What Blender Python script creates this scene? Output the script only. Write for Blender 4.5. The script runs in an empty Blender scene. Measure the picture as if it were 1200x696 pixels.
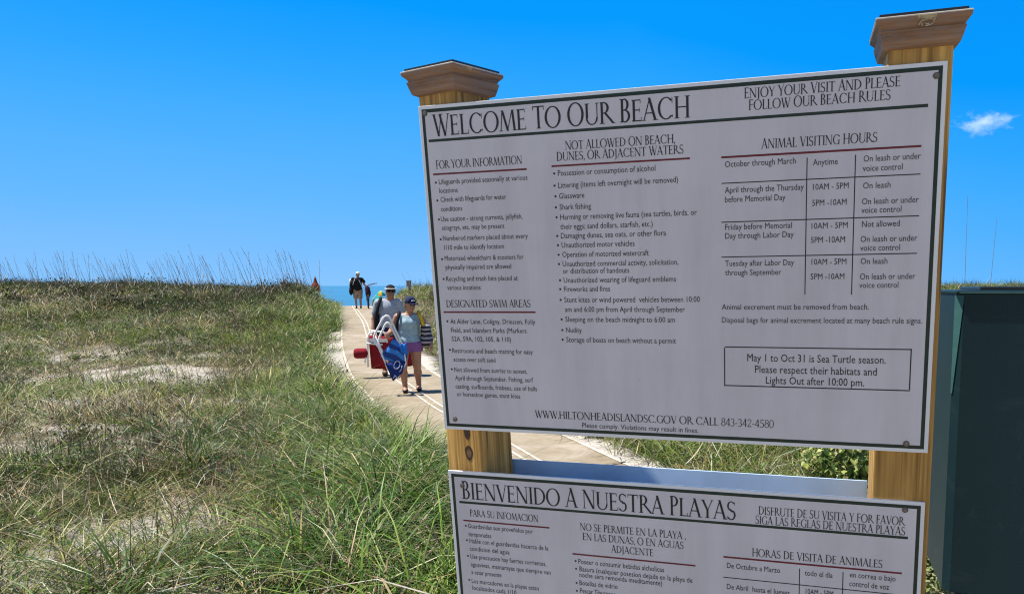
import bpy, bmesh, math, os
import numpy as np
from mathutils import Vector, Matrix

rad = math.radians
SC = bpy.context.scene
COL = SC.collection
RNG = np.random.default_rng(7)

# ------------------------------------------------------------------ camera, sky, sun, exposure
EYE = 1.70
F, CX, CY, HOR = 800.0, 740.0, 420.0, 335.0          # lens of the photograph (1200 px wide)
PITCH = math.atan2(CY - HOR, F)
cam_d = bpy.data.cameras.new('camera')
cam = bpy.data.objects.new('camera', cam_d)
COL.objects.link(cam)
cam.location = (0, 0, EYE)
cam.rotation_euler = (math.pi / 2 - PITCH, 0, 0)
cam_d.sensor_width = 36.0
cam_d.lens = F / 1200 * 36.0
cam_d.shift_x = (600 - CX) / 1200
cam_d.shift_y = (CY - 348) / 1200
cam_d.clip_start = 0.05
cam_d.clip_end = 60000
SC.camera = cam

SUN_EL, SUN_AZ = rad(69), rad(86)                     # azimuth counted to the left of straight ahead
SUN_DIR = Vector((-math.sin(SUN_AZ) * math.cos(SUN_EL), math.cos(SUN_AZ) * math.cos(SUN_EL), math.sin(SUN_EL)))

world = bpy.data.worlds.new('World')
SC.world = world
world.use_nodes = True
wn, wl = world.node_tree.nodes, world.node_tree.links
wn.clear()
w_out = wn.new('ShaderNodeOutputWorld')
w_bg = wn.new('ShaderNodeBackground')
w_sky = wn.new('ShaderNodeTexSky')
w_sky.sky_type = 'NISHITA'
w_sky.sun_disc = False
w_sky.sun_elevation = SUN_EL
w_sky.sun_rotation = -SUN_AZ
w_sky.air_density = 1.0
w_sky.dust_density = 0.0
w_sky.ozone_density = 3.0
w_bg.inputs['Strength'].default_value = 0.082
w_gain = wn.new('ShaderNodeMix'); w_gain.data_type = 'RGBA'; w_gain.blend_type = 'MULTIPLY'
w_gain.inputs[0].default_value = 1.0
w_gain.inputs[7].default_value = (0.98, 0.91, 0.90, 1)     # unseen sky behind and overhead kept neutral to light the sign face grey
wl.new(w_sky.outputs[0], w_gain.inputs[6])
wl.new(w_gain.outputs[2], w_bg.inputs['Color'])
# clear deep blue sky over the sea, by height above the horizon
w_tc = wn.new('ShaderNodeTexCoord')
w_sep = wn.new('ShaderNodeSeparateXYZ')
wl.new(w_tc.outputs['Generated'], w_sep.inputs[0])
w_rmp = wn.new('ShaderNodeValToRGB')
els = w_rmp.color_ramp.elements
SKY = [(0.0, (.25,.56,1.0)), (.045, (.20,.52,1.02)), (.10, (.135,.485,1.0)), (.19, (.07,.43,1.0)), (.26, (.030,.385,1.0)), (.345, (.002,.325,1.0)), (.6, (.002,.25,.86))]
while len(els) < len(SKY): els.new(.5)
for e_, (p_, c_) in zip(els, SKY):
    e_.position = p_; e_.color = (*[min(1, q_) for q_ in c_], 1)
# a little darker away from the sun (right)
w_ex = wn.new('ShaderNodeMath'); w_ex.operation = 'MULTIPLY_ADD'
w_xp = wn.new('ShaderNodeMath'); w_xp.operation = 'MAXIMUM'; w_xp.inputs[1].default_value = 0.0
wl.new(w_sep.outputs['X'], w_xp.inputs[0])
wl.new(w_xp.outputs[0], w_ex.inputs[0]); w_ex.inputs[1].default_value = .22
w_ns = wn.new('ShaderNodeTexNoise'); w_ns.inputs['Scale'].default_value = 2.2; w_ns.inputs['Detail'].default_value = 5
w_mp = wn.new('ShaderNodeMapping'); w_mp.inputs['Scale'].default_value = (1, 1, 4)
wl.new(w_tc.outputs['Generated'], w_mp.inputs[0]); wl.new(w_mp.outputs[0], w_ns.inputs['Vector'])
w_nz = wn.new('ShaderNodeMath'); w_nz.operation = 'MULTIPLY_ADD'
wl.new(w_ns.outputs['Fac'], w_nz.inputs[0]); w_nz.inputs[1].default_value = .05
w_n2 = wn.new('ShaderNodeMath'); w_n2.operation = 'SUBTRACT'; w_n2.inputs[1].default_value = .025
wl.new(w_sep.outputs['Z'], w_n2.inputs[0]); wl.new(w_n2.outputs[0], w_nz.inputs[2])
wl.new(w_nz.outputs[0], w_ex.inputs[2])
w_cl = wn.new('ShaderNodeMath'); w_cl.operation = 'MAXIMUM'; w_cl.inputs[1].default_value = 0.0
wl.new(w_ex.outputs[0], w_cl.inputs[0])
wl.new(w_cl.outputs[0], w_rmp.inputs[0])
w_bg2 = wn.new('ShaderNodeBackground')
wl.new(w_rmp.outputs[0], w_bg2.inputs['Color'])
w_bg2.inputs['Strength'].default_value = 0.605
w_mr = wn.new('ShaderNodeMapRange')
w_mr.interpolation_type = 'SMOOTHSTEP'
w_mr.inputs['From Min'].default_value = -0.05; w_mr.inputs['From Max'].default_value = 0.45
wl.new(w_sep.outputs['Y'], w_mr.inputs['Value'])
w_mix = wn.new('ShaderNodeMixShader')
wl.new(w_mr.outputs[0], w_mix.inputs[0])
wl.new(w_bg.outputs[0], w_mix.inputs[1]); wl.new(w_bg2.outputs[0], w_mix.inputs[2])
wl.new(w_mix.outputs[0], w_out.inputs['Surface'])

sun_d = bpy.data.lights.new('sun', 'SUN')
sun_d.energy = 5.0
sun_d.angle = rad(0.53)
sun_d.color = (1.0, 0.95, 0.87)
sun = bpy.data.objects.new('sun', sun_d)
COL.objects.link(sun)
sun.location = (-10, 5, 30)
sun.rotation_euler = SUN_DIR.to_track_quat('Z', 'Y').to_euler()

SC.cycles.volume_bounces = 5
SC.cycles.filter_width = 1.15
SC.cycles.use_adaptive_sampling = False
SC.cycles.use_denoising = True
SC.cycles.denoising_prefilter = 'NONE'               # keeps the small print and the blades crisp
SC.cycles.sample_clamp_indirect = 4.0
SC.view_settings.view_transform = 'Standard'
SC.view_settings.look = 'None'
SC.view_settings.exposure = 0.75
SC.view_settings.gamma = 1.0
SC.view_settings.use_curve_mapping = False

# ------------------------------------------------------------------ helpers
def link(o, parent=None):
    COL.objects.link(o)
    if parent is not None:
        o.parent = parent
    return o

def tag(o, label=None, cat=None, group=None, kind=None):
    if label: o['label'] = label
    if cat: o['category'] = cat
    if group: o['group'] = group
    if kind: o['kind'] = kind
    return o

def empty(name, loc=(0, 0, 0), rot=(0, 0, 0)):
    o = bpy.data.objects.new(name, None)
    o.empty_display_size = 0.1
    o.location = loc
    o.rotation_euler = rot
    return link(o)

class MB:
    """collects polygons for one mesh"""
    def __init__(s):
        s.v, s.f = [], []
    def add(s, vs, fs):
        b = len(s.v)
        s.v.extend([tuple(map(float, p)) for p in vs])
        s.f.extend([tuple(i + b for i in f) for f in fs])
        return s
    def box(s, x0, x1, y0, y1, z0, z1):
        vs = [(x0,y0,z0),(x1,y0,z0),(x1,y1,z0),(x0,y1,z0),(x0,y0,z1),(x1,y0,z1),(x1,y1,z1),(x0,y1,z1)]
        return s.add(vs, [(0,3,2,1),(4,5,6,7),(0,1,5,4),(1,2,6,5),(2,3,7,6),(3,0,4,7)])
    def rect(s, u0, u1, v0, v1, d):
        """flat rectangle facing -y in sign coordinates"""
        return s.add([(u0,d,v0),(u1,d,v0),(u1,d,v1),(u0,d,v1)], [(0,1,2,3)])
    def tube(s, pts, r, n=8, closed=False, cap=True):
        pts = [Vector(p) for p in pts]
        m = len(pts)
        rs = list(r) if hasattr(r, '__len__') else [r] * m
        t0 = (pts[1] - pts[0]).normalized()
        ref = Vector((0,0,1)) if abs(t0.z) < .9 else Vector((1,0,0))
        nrm = (ref - t0 * ref.dot(t0)).normalized()
        vs = []
        for i in range(m):
            a = pts[i-1] if (i > 0 or closed) else pts[i]
            b = pts[(i+1) % m] if (i < m-1 or closed) else pts[i]
            t = (b - a).normalized()
            nrm = (nrm - t * nrm.dot(t)).normalized()
            bi = t.cross(nrm)
            for k in range(n):
                an = 2 * math.pi * k / n
                vs.append(pts[i] + (nrm * math.cos(an) + bi * math.sin(an)) * rs[i])
        fs = []
        for i in range(m if closed else m - 1):
            j = (i + 1) % m
            for k in range(n):
                l = (k + 1) % n
                fs.append((i*n+k, i*n+l, j*n+l, j*n+k))
        if cap and not closed:
            fs.append(tuple(range(n-1, -1, -1)))
            fs.append(tuple((m-1)*n + k for k in range(n)))
        return s.add(vs, fs)
    def lathe(s, prof, c=(0,0,0), n=24, axis='z'):
        vs, fs = [], []
        for r, h in prof:
            for k in range(n):
                a = 2*math.pi*k/n
                p = (r*math.cos(a), r*math.sin(a), h)
                if axis == 'y': p = (p[0], p[2], p[1])
                if axis == 'x': p = (p[2], p[0], p[1])
                vs.append((p[0]+c[0], p[1]+c[1], p[2]+c[2]))
        for i in range(len(prof)-1):
            for k in range(n):
                l = (k+1) % n
                fs.append((i*n+k, i*n+l, (i+1)*n+l, (i+1)*n+k))
        fs.append(tuple(range(n-1,-1,-1)))
        fs.append(tuple((len(prof)-1)*n+k for k in range(n)))
        return s.add(vs, fs)
    def build(s, name, mat, parent=None, smooth=False, bevel=0.0, off=(0,0,0)):
        me = bpy.data.meshes.new(name)
        vs = [(p[0]-off[0], p[1]-off[1], p[2]-off[2]) for p in s.v]
        me.from_pydata(vs, [], s.f)
        if bevel > 0:
            bm = bmesh.new(); bm.from_mesh(me)
            es = [e for e in bm.edges if len(e.link_faces) == 2 and e.calc_face_angle(0) > .5]
            bmesh.ops.bevel(bm, geom=es, offset=bevel, segments=2, affect='EDGES', profile=.6)
            bm.to_mesh(me); bm.free()
        bm = bmesh.new(); bm.from_mesh(me)
        bmesh.ops.recalc_face_normals(bm, faces=bm.faces)
        bm.to_mesh(me); bm.free()
        if smooth:
            me.polygons.foreach_set('use_smooth', [True]*len(me.polygons))
        me.materials.append(mat)
        o = bpy.data.objects.new(name, me)
        return link(o, parent)

def np_mesh(name, verts, quads, tris, mat, cols=None, parent=None, smooth=False):
    me = bpy.data.meshes.new(name)
    nv, nq, nt = len(verts), len(quads), len(tris)
    me.vertices.add(nv)
    me.vertices.foreach_set('co', np.ascontiguousarray(verts, dtype=np.float32).ravel())
    loops = np.concatenate([np.asarray(quads).ravel(), np.asarray(tris).ravel()]).astype(np.int32)
    me.loops.add(len(loops))
    me.loops.foreach_set('vertex_index', loops)
    starts = np.concatenate([np.arange(nq)*4, nq*4 + np.arange(nt)*3]).astype(np.int32)
    me.polygons.add(nq + nt)
    me.polygons.foreach_set('loop_start', starts)
    if smooth:
        me.polygons.foreach_set('use_smooth', np.ones(nq+nt, dtype=bool))
    me.update(calc_edges=True)
    if cols is not None:
        a = me.color_attributes.new('tint', 'FLOAT_COLOR', 'POINT')
        c = np.ones((nv, 4), np.float32); c[:, :3] = cols
        a.data.foreach_set('color', c.ravel())
    me.materials.append(mat)
    o = bpy.data.objects.new(name, me)
    return link(o, parent)

# ---- procedural materials
def new_mat(name):
    m = bpy.data.materials.new(name)
    m.use_nodes = True
    nt = m.node_tree
    return m, nt, nt.nodes['Principled BSDF']

def ramp(nt, fac, stops):
    r = nt.nodes.new('ShaderNodeValToRGB')
    e = r.color_ramp.elements
    while len(e) < len(stops): e.new(.5)
    for i, (p, c) in enumerate(stops):
        e[i].position = p
        e[i].color = (*c, 1) if len(c) == 3 else c
    nt.links.new(fac, r.inputs[0])
    return r.outputs[0]

def noise(nt, scale, detail=4, rough=.55, vec=None, stretch=None, coord='Object', dist=0):
    n = nt.nodes.new('ShaderNodeTexNoise')
    n.inputs['Scale'].default_value = scale
    n.inputs['Detail'].default_value = detail
    n.inputs['Roughness'].default_value = rough
    n.inputs['Distortion'].default_value = dist
    if vec is None:
        tc = nt.nodes.new('ShaderNodeTexCoord'); vec = tc.outputs[coord]
    if stretch:
        mp = nt.nodes.new('ShaderNodeMapping'); mp.inputs['Scale'].default_value = stretch
        nt.links.new(vec, mp.inputs[0]); vec = mp.outputs[0]
    nt.links.new(vec, n.inputs['Vector'])
    return n.outputs['Fac']

def mixc(nt, fac, a, b, mode='MIX'):
    m = nt.nodes.new('ShaderNodeMix'); m.data_type = 'RGBA'; m.blend_type = mode
    for sock, v in ((m.inputs[0], fac), (m.inputs[6], a), (m.inputs[7], b)):
        if hasattr(v, 'is_linked'): nt.links.new(v, sock)
        elif isinstance(v, (int, float)): sock.default_value = v
        else: sock.default_value = (*v, 1)
    return m.outputs[2]

def bump(nt, b, height, strength=.3, dist=.01):
    n = nt.nodes.new('ShaderNodeBump')
    n.inputs['Strength'].default_value = strength
    n.inputs['Distance'].default_value = dist
    nt.links.new(height, n.inputs['Height'])
    nt.links.new(n.outputs[0], b.inputs['Normal'])

def plain(name, col, rough=.6, var=.18, scale=25, metal=0, spec=.5, coord='Object', bumps=0.0):
    m, nt, b = new_mat(name)
    n = noise(nt, scale, coord=coord)
    lo = tuple(c*(1-var) for c in col); hi = tuple(min(1, c*(1+var)) for c in col)
    nt.links.new(ramp(nt, n, [(.3, lo), (.7, hi)]), b.inputs['Base Color'])
    b.inputs['Roughness'].default_value = rough
    b.inputs['Metallic'].default_value = metal
    b.inputs['Specular IOR Level'].default_value = spec
    if bumps: bump(nt, b, n, bumps)
    return m

def wood(name, dark, light, grain=60, axis='z', knots=(), weather=0.0):
    m, nt, b = new_mat(name)
    st = {'z': (grain, grain, grain*.03), 'x': (grain*.04, grain*.04, grain)}[axis]
    g1 = noise(nt, 1.0, 5, .6, stretch=st, dist=.25)
    st2 = {'z': (7, 7, .35), 'x': (1.5, 1.5, 22)}[axis]
    g2 = noise(nt, 1.0, 3, .5, stretch=st2, dist=.8)
    c1 = ramp(nt, g1, [(.32, dark), (.5, tuple((a+c)/2 for a, c in zip(dark, light))), (.66, light)])
    c2 = ramp(nt, g2, [(.35, (.55,.5,.45)), (.6, (1,1,1))])
    col = mixc(nt, .75, c1, c2, 'MULTIPLY')
    if axis == 'z':                                   # drying checks along the grain
        g4 = noise(nt, 1.0, 2, .5, stretch=(38, 38, 1.1), dist=.15)
        col = mixc(nt, ramp(nt, g4, [(.655, (0,0,0)), (.68, (.8,.8,.8))]), col, (.05,.028,.012))
    if weather:
        g3 = noise(nt, 30, 5, .7, stretch=(1,1,5) if axis == 'x' else (1,1,.4))
        f = ramp(nt, g3, [(.46, (0,0,0)), (.64, (weather,)*3)])
        col = mixc(nt, f, col, (.22,.2,.2))
    tc = nt.nodes.new('ShaderNodeTexCoord')
    for (kx, ky, kz, rx, rz, kind) in knots:
        mp = nt.nodes.new('ShaderNodeMapping')
        mp.inputs['Location'].default_value = (-kx/rx, -ky/.06, -kz/rz)
        mp.inputs['Scale'].default_value = (1/rx, 1/.06, 1/rz)
        nt.links.new(tc.outputs['Object'], mp.inputs[0])
        ln = nt.nodes.new('ShaderNodeVectorMath'); ln.operation = 'LENGTH'
        nt.links.new(mp.outputs[0], ln.inputs[0])
        mr = nt.nodes.new('ShaderNodeMath'); mr.operation = 'MULTIPLY_ADD'
        nn = noise(nt, 60, 3)
        nt.links.new(nn, mr.inputs[0]); mr.inputs[1].default_value = .35
        nt.links.new(ln.outputs['Value'], mr.inputs[2])
        if kind == 'ring':
            f = ramp(nt, mr.outputs[0], [(.3, (.35,)*3), (.62, (.3,)*3), (.8, (1,)*3), (.98, (.9,)*3), (1.0, (.1,)*3), (1.0, (0,0,0))])
            col = mixc(nt, f, col, (.05,.03,.018))
        else:
            f = ramp(nt, mr.outputs[0], [(.6, (1,)*3), (1.0, (0,0,0))])
            col = mixc(nt, f, col, (.03,.02,.015))
    nt.links.new(col, b.inputs['Base Color'])
    b.inputs['Roughness'].default_value = .72
    bump(nt, b, g1, .35, .004)
    return m

# ------------------------------------------------------------------ camera rays (1200-px photograph coordinates)
_fw = np.array([0, math.cos(PITCH), -math.sin(PITCH)])
_up = np.array([0, math.sin(PITCH), math.cos(PITCH)])
_rt = np.array([1.0, 0, 0])
def ray(px, py):
    return _fw + _rt*(px-CX)/F + _up*(CY-py)/F

def euler(a, b, c):
    ca, sa, cb, sb, cc, sc = math.cos(a), math.sin(a), math.cos(b), math.sin(b), math.cos(c), math.sin(c)
    return (np.array([[ca,-sa,0],[sa,ca,0],[0,0,1]]) @ np.array([[1,0,0],[0,cb,-sb],[0,sb,cb]]) @ np.array([[cc,0,sc],[0,1,0],[-sc,0,cc]]))
SR = euler(-0.26003, 0.0819, -0.00887)               # attitude of the sign: leans slightly forward
SO = np.array([-0.53265, 1.7608, 0.44513 + EYE])     # upper left corner of the upper board
def uv(px, py, d=0.0):
    r = ray(px, py)
    n = SR[:, 1]
    o = SO - np.array([0, 0, EYE])
    s = ((o + n*d) @ n) / (r @ n)
    q = SR.T @ (r*s - o)
    return q[0], q[2]

# ------------------------------------------------------------------ terrain functions
_lat = RNG.random((256, 256)).astype(np.float32)
def vnoise(x, y, s, o=0):
    x = np.asarray(x)/s + 37.3 + o*11.7; y = np.asarray(y)/s + 91.1 + o*5.3
    xi = np.floor(x).astype(int); yi = np.floor(y).astype(int)
    fx = x-xi; fy = y-yi
    fx = fx*fx*(3-2*fx); fy = fy*fy*(3-2*fy)
    g = lambda i, j: _lat[i & 255, j & 255]
    return (g(xi,yi)*(1-fx)+g(xi+1,yi)*fx)*(1-fy) + (g(xi,yi+1)*(1-fx)+g(xi+1,yi+1)*fx)*fy
def fbm(x, y, s, o=0):
    return (vnoise(x,y,s,o) + .5*vnoise(x,y,s/2.1,o+1) + .25*vnoise(x,y,s/4.3,o+2))/1.75
def sst(a, b, t):
    t = np.clip((t-a)/(b-a), 0, 1); return t*t*(3-2*t)

_ctrl = np.array([(5.2,-6.5),(3.9,-3.2),(2.85,-.6),(2.05,1.1),(1.27,2.6),(.55,3.9),(-.08,5.0),(-.66,5.95),(-1.3,7.06),(-2.58,9.2),(-3.45,10.8),(-4.5,12.8),(-5.65,15.25),
                  (-7.05,18.4),(-9.15,23.4),(-10.85,27.2),(-14.2,35.0),(-16.6,41),(-19.5,49),(-23,60)])
def _catmull(c, n=16):
    out = []
    P = np.vstack([2*c[0]-c[1], c, 2*c[-1]-c[-2]])
    for i in range(1, len(P)-2):
        for t in np.linspace(0, 1, n, endpoint=False):
            a, b, d, e = P[i-1], P[i], P[i+1], P[i+2]
            out.append(.5*((2*b)+(d-a)*t+(2*a-5*b+4*d-e)*t*t+(-a+3*b-3*d+e)*t**3))
    out.append(P[-2])
    return np.array(out)
PATH = _catmull(_ctrl)
PTAN = np.gradient(PATH, axis=0); PTAN /= np.linalg.norm(PTAN, axis=1)[:, None]
def path_sd(x, y):
    """signed distance from the walkway's centre line, left of it positive"""
    x = np.atleast_1d(np.asarray(x, float)); y = np.atleast_1d(np.asarray(y, float))
    out = np.empty(len(x))
    for i in range(0, len(x), 40000):
        dx = x[i:i+40000, None]-PATH[None, :, 0]; dy = y[i:i+40000, None]-PATH[None, :, 1]
        d2 = dx*dx+dy*dy
        k = d2.argmin(1); a = np.arange(len(k))
        cr = PTAN[k, 0]*dy[a, k]-PTAN[k, 1]*dx[a, k]
        out[i:i+40000] = np.sign(cr)*np.sqrt(d2[a, k])
    return out
def beach_drop(y):
    return sst(36, 62, y)*3.4
def pz(y):
    return .62*sst(11, 30, y) - beach_drop(y)*.92
def ground(x, y):
    x = np.atleast_1d(np.asarray(x, float)); y = np.atleast_1d(np.asarray(y, float))
    sd = np.abs(path_sd(x, y))
    base = 1.36*sst(14.2, 29.5, y + 1.5*(vnoise(x, y, 9, 3)-.5)) - beach_drop(y)
    hum = ((fbm(x, y, 3.6, 9)-.5)*.75*sst(19, 27, y) + (fbm(x, y, 3.4, 5)-.5)*.42 + (fbm(x, y, 1.3, 6)-.5)*.16)*sst(60, 40, y)*sst(2.2, 5.5, np.hypot(x-.3, y-1.6))
    hum += .05*sst(2.5, 6, sd)*0
    w = sst(.95, 2.6 , sd)
    return pz(y)*(1-w) + (base+hum)*w
def gz(x, y):
    return float(ground(x, y)[0])

# ------------------------------------------------------------------ ground, walkway mat, sea
def axis(parts):
    out = [np.arange(a, b, s) for a, b, s in parts] + [np.array([parts[-1][1]])]
    return np.unique(np.round(np.concatenate(out), 4))
gx = axis([(-2500,-500,400),(-500,-100,50),(-100,-36,4),(-36,-14,.5),(-14,10,.16),(10,30,.6),(30,100,5),(100,500,50),(500,2500,400)])
gy = axis([(-400,-40,40),(-40,-4,2),(-4,3,.4),(3,16,.14),(16,42,.3),(42,90,1.5)])
X, Y = np.meshgrid(gx, gy)
Z = ground(X.ravel(), Y.ravel())
sdg = np.abs(path_sd(X.ravel(), Y.ravel()))
drift = sst(.60, .76, sdg)*sst(1.25, .95, sdg)*(Y.ravel() < 34)
Z = Z + drift*(.075*(vnoise(X.ravel(), Y.ravel(), .7, 61)*.6+vnoise(X.ravel(), Y.ravel(), .28, 62)*.4) - .012)
Z = Z + np.where((sdg > .9) & (Y.ravel() < 40), (vnoise(X.ravel(), Y.ravel(), .45, 8)-.5)*.05*sst(.9, 1.6, sdg), 0)
nx, ny = len(gx), len(gy)
idx = np.arange(nx*ny).reshape(ny, nx)
quads = np.stack([idx[:-1,:-1], idx[:-1,1:], idx[1:,1:], idx[1:,:-1]], -1).reshape(-1, 4)
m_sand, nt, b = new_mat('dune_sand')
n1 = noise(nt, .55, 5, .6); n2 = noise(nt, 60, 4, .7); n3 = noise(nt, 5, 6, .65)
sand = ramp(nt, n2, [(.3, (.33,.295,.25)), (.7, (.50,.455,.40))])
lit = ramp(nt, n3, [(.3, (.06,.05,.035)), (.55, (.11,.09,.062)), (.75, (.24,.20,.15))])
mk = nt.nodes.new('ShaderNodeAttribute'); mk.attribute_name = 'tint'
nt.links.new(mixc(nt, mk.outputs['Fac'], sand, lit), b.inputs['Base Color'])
b.inputs['Roughness'].default_value = .95
b.inputs['Specular IOR Level'].default_value = .1
bump(nt, b, n3, .6, .03)

def sand_mask(x, y):
    """1 where bare sand shows, 0 where plants grow"""
    sd = path_sd(x, y)
    wl_ = np.interp(y, [4,7,9,13,16,18.5,20,21.5], [0.0,.06,.22,.34,.46,.50,.30,.0])
    left = ((sd > 0) & (sd < .76+wl_*(.7+.6*vnoise(x, y, .8, 9)))).astype(float)
    right = ((sd < 0) & (sd > -.76-.22*(.4+vnoise(x, y, .9, 4)))).astype(float)
    left = left*(.55+.45*sst(.38,.5,fbm(x, y, .5, 17)))
    e = ((x+10.3)/3.3)**2 + ((y-12.9-.1*(x+10))/1.35)**2
    p1 = sst(1.1, .8, e + 1.5*(fbm(x, y, 1.1, 2)-.5))*(1-.85*sst(.30,.15,np.abs(x+10.5+.3*np.sin(y*3))))*(.30+.70*sst(.40,.52,fbm(x, y, .55, 29)))
    e2 = ((x+5.9)/1.1)**2 + ((y-8.0)/.5)**2
    p2 = .0*sst(1.1, .6, e2 + 1.2*(fbm(x, y, .9, 6)-.5))
    sc = .72*sst(.50, .60, fbm(x, y, .95, 12)+.5*(vnoise(x, y, .25, 13)-.5))*sst(20, 15, y)*(sd > 1.5)
    return np.clip(np.maximum.reduce([left, right, p1, p2, sc]), 0, 1)
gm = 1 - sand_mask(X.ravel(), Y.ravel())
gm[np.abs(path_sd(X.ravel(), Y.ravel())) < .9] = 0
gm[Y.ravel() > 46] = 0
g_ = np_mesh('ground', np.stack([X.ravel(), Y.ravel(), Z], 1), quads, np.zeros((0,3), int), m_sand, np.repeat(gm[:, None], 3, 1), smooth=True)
tag(g_, kind='structure')

# sea
m_sea, nt, b = new_mat('sea_water')
wv = noise(nt, .35, 6, .65, stretch=(.4, 1, 1)); wf = noise(nt, .02, 4, .6, stretch=(.3, 1, 1))
nt.links.new(ramp(nt, wf, [(.35, (.03,.13,.22)), (.65, (.045,.17,.26))]), b.inputs['Base Color'])
b.inputs['Roughness'].default_value = .3
bump(nt, b, wv, .8, .6)
sea = MB().add([(-30000,58,-1.75),(30000,58,-1.75),(30000,50000,-1.75),(-30000,50000,-1.75)], [(0,1,2,3)]).build('sea', m_sea)
tag(sea, kind='structure')

# walkway mat
def strip(name, o0, o1, lift, mat, i0=0, i1=None, thick=0.0):
    i1 = len(PATH) if i1 is None else i1
    vs, fs = [], []
    cols_ = np.linspace(o0, o1, 9 if (o1-o0) > .5 else 2)
    nrm = np.stack([-PTAN[:, 1], PTAN[:, 0]], 1)
    for i in range(i0, i1):
        for c in cols_:
            p = PATH[i]+nrm[i]*c
            vs.append((p[0], p[1], float(pz(PATH[i][1])) + lift + .006*(vnoise(p[0], p[1], .5, 20)-.5)))
    m = len(cols_)
    for i in range(i1-i0-1):
        for k in range(m-1):
            fs.append((i*m+k, i*m+k+1, (i+1)*m+k+1, (i+1)*m+k))
    if thick:
        b0 = len(vs)
        for i in range(i1-i0):
            for k in (0, m-1):
                q = vs[i*m+k]; vs.append((q[0], q[1], q[2]-thick))
        for i in range(i1-i0-1):
            fs.append((i*m, (i+1)*m, b0+2*(i+1), b0+2*i))
            fs.append((i*m+m-1, b0+2*i+1, b0+2*(i+1)+1, (i+1)*m+m-1))
    return MB().add(vs, fs).build(name, mat, smooth=False)
m_mat, nt, b = new_mat('tan_mat')
a1 = noise(nt, 1.3, 6, .7); a2 = noise(nt, 140, 2, .5)
cm = ramp(nt, a1, [(.3, (.25,.20,.135)), (.52, (.305,.25,.172)), (.72, (.37,.31,.23))])
a3 = noise(nt, .9, 7, .75, dist=1.5); a4 = noise(nt, 7, 5, .7)
cm = mixc(nt, ramp(nt, a3, [(.5, (0,0,0)), (.66, (.75,.75,.75))]), cm, (.43,.37,.30))
cm = mixc(nt, .5, cm, ramp(nt, a4, [(.3, (.72,.70,.68)), (.55, (1,1,1))]), 'MULTIPLY')
nt.links.new(mixc(nt, .35, cm, ramp(nt, a2, [(.3, (.7,.7,.7)), (.7, (1,1,1))]), 'MULTIPLY'), b.inputs['Base Color'])
b.inputs['Roughness'].default_value = .9; b.inputs['Specular IOR Level'].default_value = .15
bump(nt, b, a2, .4, .006)
m_line = plain('worn_white_paint', (.50,.44,.35), .85, .30, 7)
m_seam = plain('dark_seam', (.13,.1,.075), .9, .3, 20)
NB = int(np.argmin(np.abs(PATH[:, 1]-52)))
mat_ = strip('path', -.75, .75, .022, m_mat, 0, NB, .03); tag(mat_, kind='structure')
for nm, (a, c) in {'l': (.70,.742), 'r': (-.742,-.70), 'c': (.040,.075), 'd': (-.075,-.040)}.items():
    o = strip('path_marking', a, c, .0275, m_line, 0, NB); tag(o, kind='structure')
for ys in (3.2, 6.0, 10.55, 15.9, 21.4, 26.0, 30.8):
    i = int(np.argmin(np.abs(PATH[:, 1]-ys)))
    nrm = np.array([-PTAN[i, 1], PTAN[i, 0]])
    vs = []
    for s_ in (-.012, .012):
        for c in np.linspace(-.75, .75, 9):
            p = PATH[i]+nrm*c+PTAN[i]*s_
            vs.append((p[0], p[1], float(pz(p[1]))+.033))
    o = MB().add(vs, [(k, k+1, 9+k+1, 9+k) for k in range(8)]).build('path_seam', m_seam); tag(o, kind='structure')

# ------------------------------------------------------------------ cloud: a small real volume far away
m_cl = bpy.data.materials.new('cloud_vapour'); m_cl.use_nodes = True
nt = m_cl.node_tree; nt.nodes.clear()
out = nt.nodes.new('ShaderNodeOutputMaterial'); pv = nt.nodes.new('ShaderNodeVolumePrincipled')
tc = nt.nodes.new('ShaderNodeTexCoord')
ln = nt.nodes.new('ShaderNodeVectorMath'); ln.operation = 'LENGTH'
nt.links.new(tc.outputs['Object'], ln.inputs[0])
nn = noise(nt, 2.6, 5, .65, vec=tc.outputs['Object'], stretch=(1.3, .8, .9))
m1 = nt.nodes.new('ShaderNodeMath'); m1.operation = 'SUBTRACT'
nt.links.new(nn, m1.inputs[0]); 
m0 = nt.nodes.new('ShaderNodeMath'); m0.operation = 'MULTIPLY_ADD'
nt.links.new(ln.outputs['Value'], m0.inputs[0]); m0.inputs[1].default_value = .42; m0.inputs[2].default_value = .31
nt.links.new(m0.outputs[0], m1.inputs[1])
m2 = nt.nodes.new('ShaderNodeMath'); m2.operation = 'MULTIPLY'; m2.use_clamp = False
m3 = nt.nodes.new('ShaderNodeMath'); m3.operation = 'MAXIMUM'; m3.inputs[1].default_value = 0
nt.links.new(m1.outputs[0], m3.inputs[0]); nt.links.new(m3.outputs[0], m2.inputs[0]); m2.inputs[1].default_value = .085
nt.links.new(m2.outputs[0], pv.inputs['Density'])
pv.inputs['Color'].default_value = (1, 1, 1, 1); pv.inputs['Anisotropy'].default_value = .3
nt.links.new(pv.outputs[0], out.inputs['Volume'])
r_ = ray(1152, 144); dist = 2200.0
c_ = r_*dist
bm = bmesh.new(); bmesh.ops.create_icosphere(bm, subdivisions=3, radius=1)
me = bpy.data.meshes.new('cloud'); bm.to_mesh(me); bm.free(); me.materials.append(m_cl)
cl = link(bpy.data.objects.new('cloud', me))
cl.location = (c_[0], c_[1], c_[2]+EYE); cl.scale = (150, 105, 58); cl.rotation_euler = (0, rad(2), rad(-27))
tag(cl, 'small wispy white cloud low in the blue sky right of the sign', 'cloud')

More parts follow.
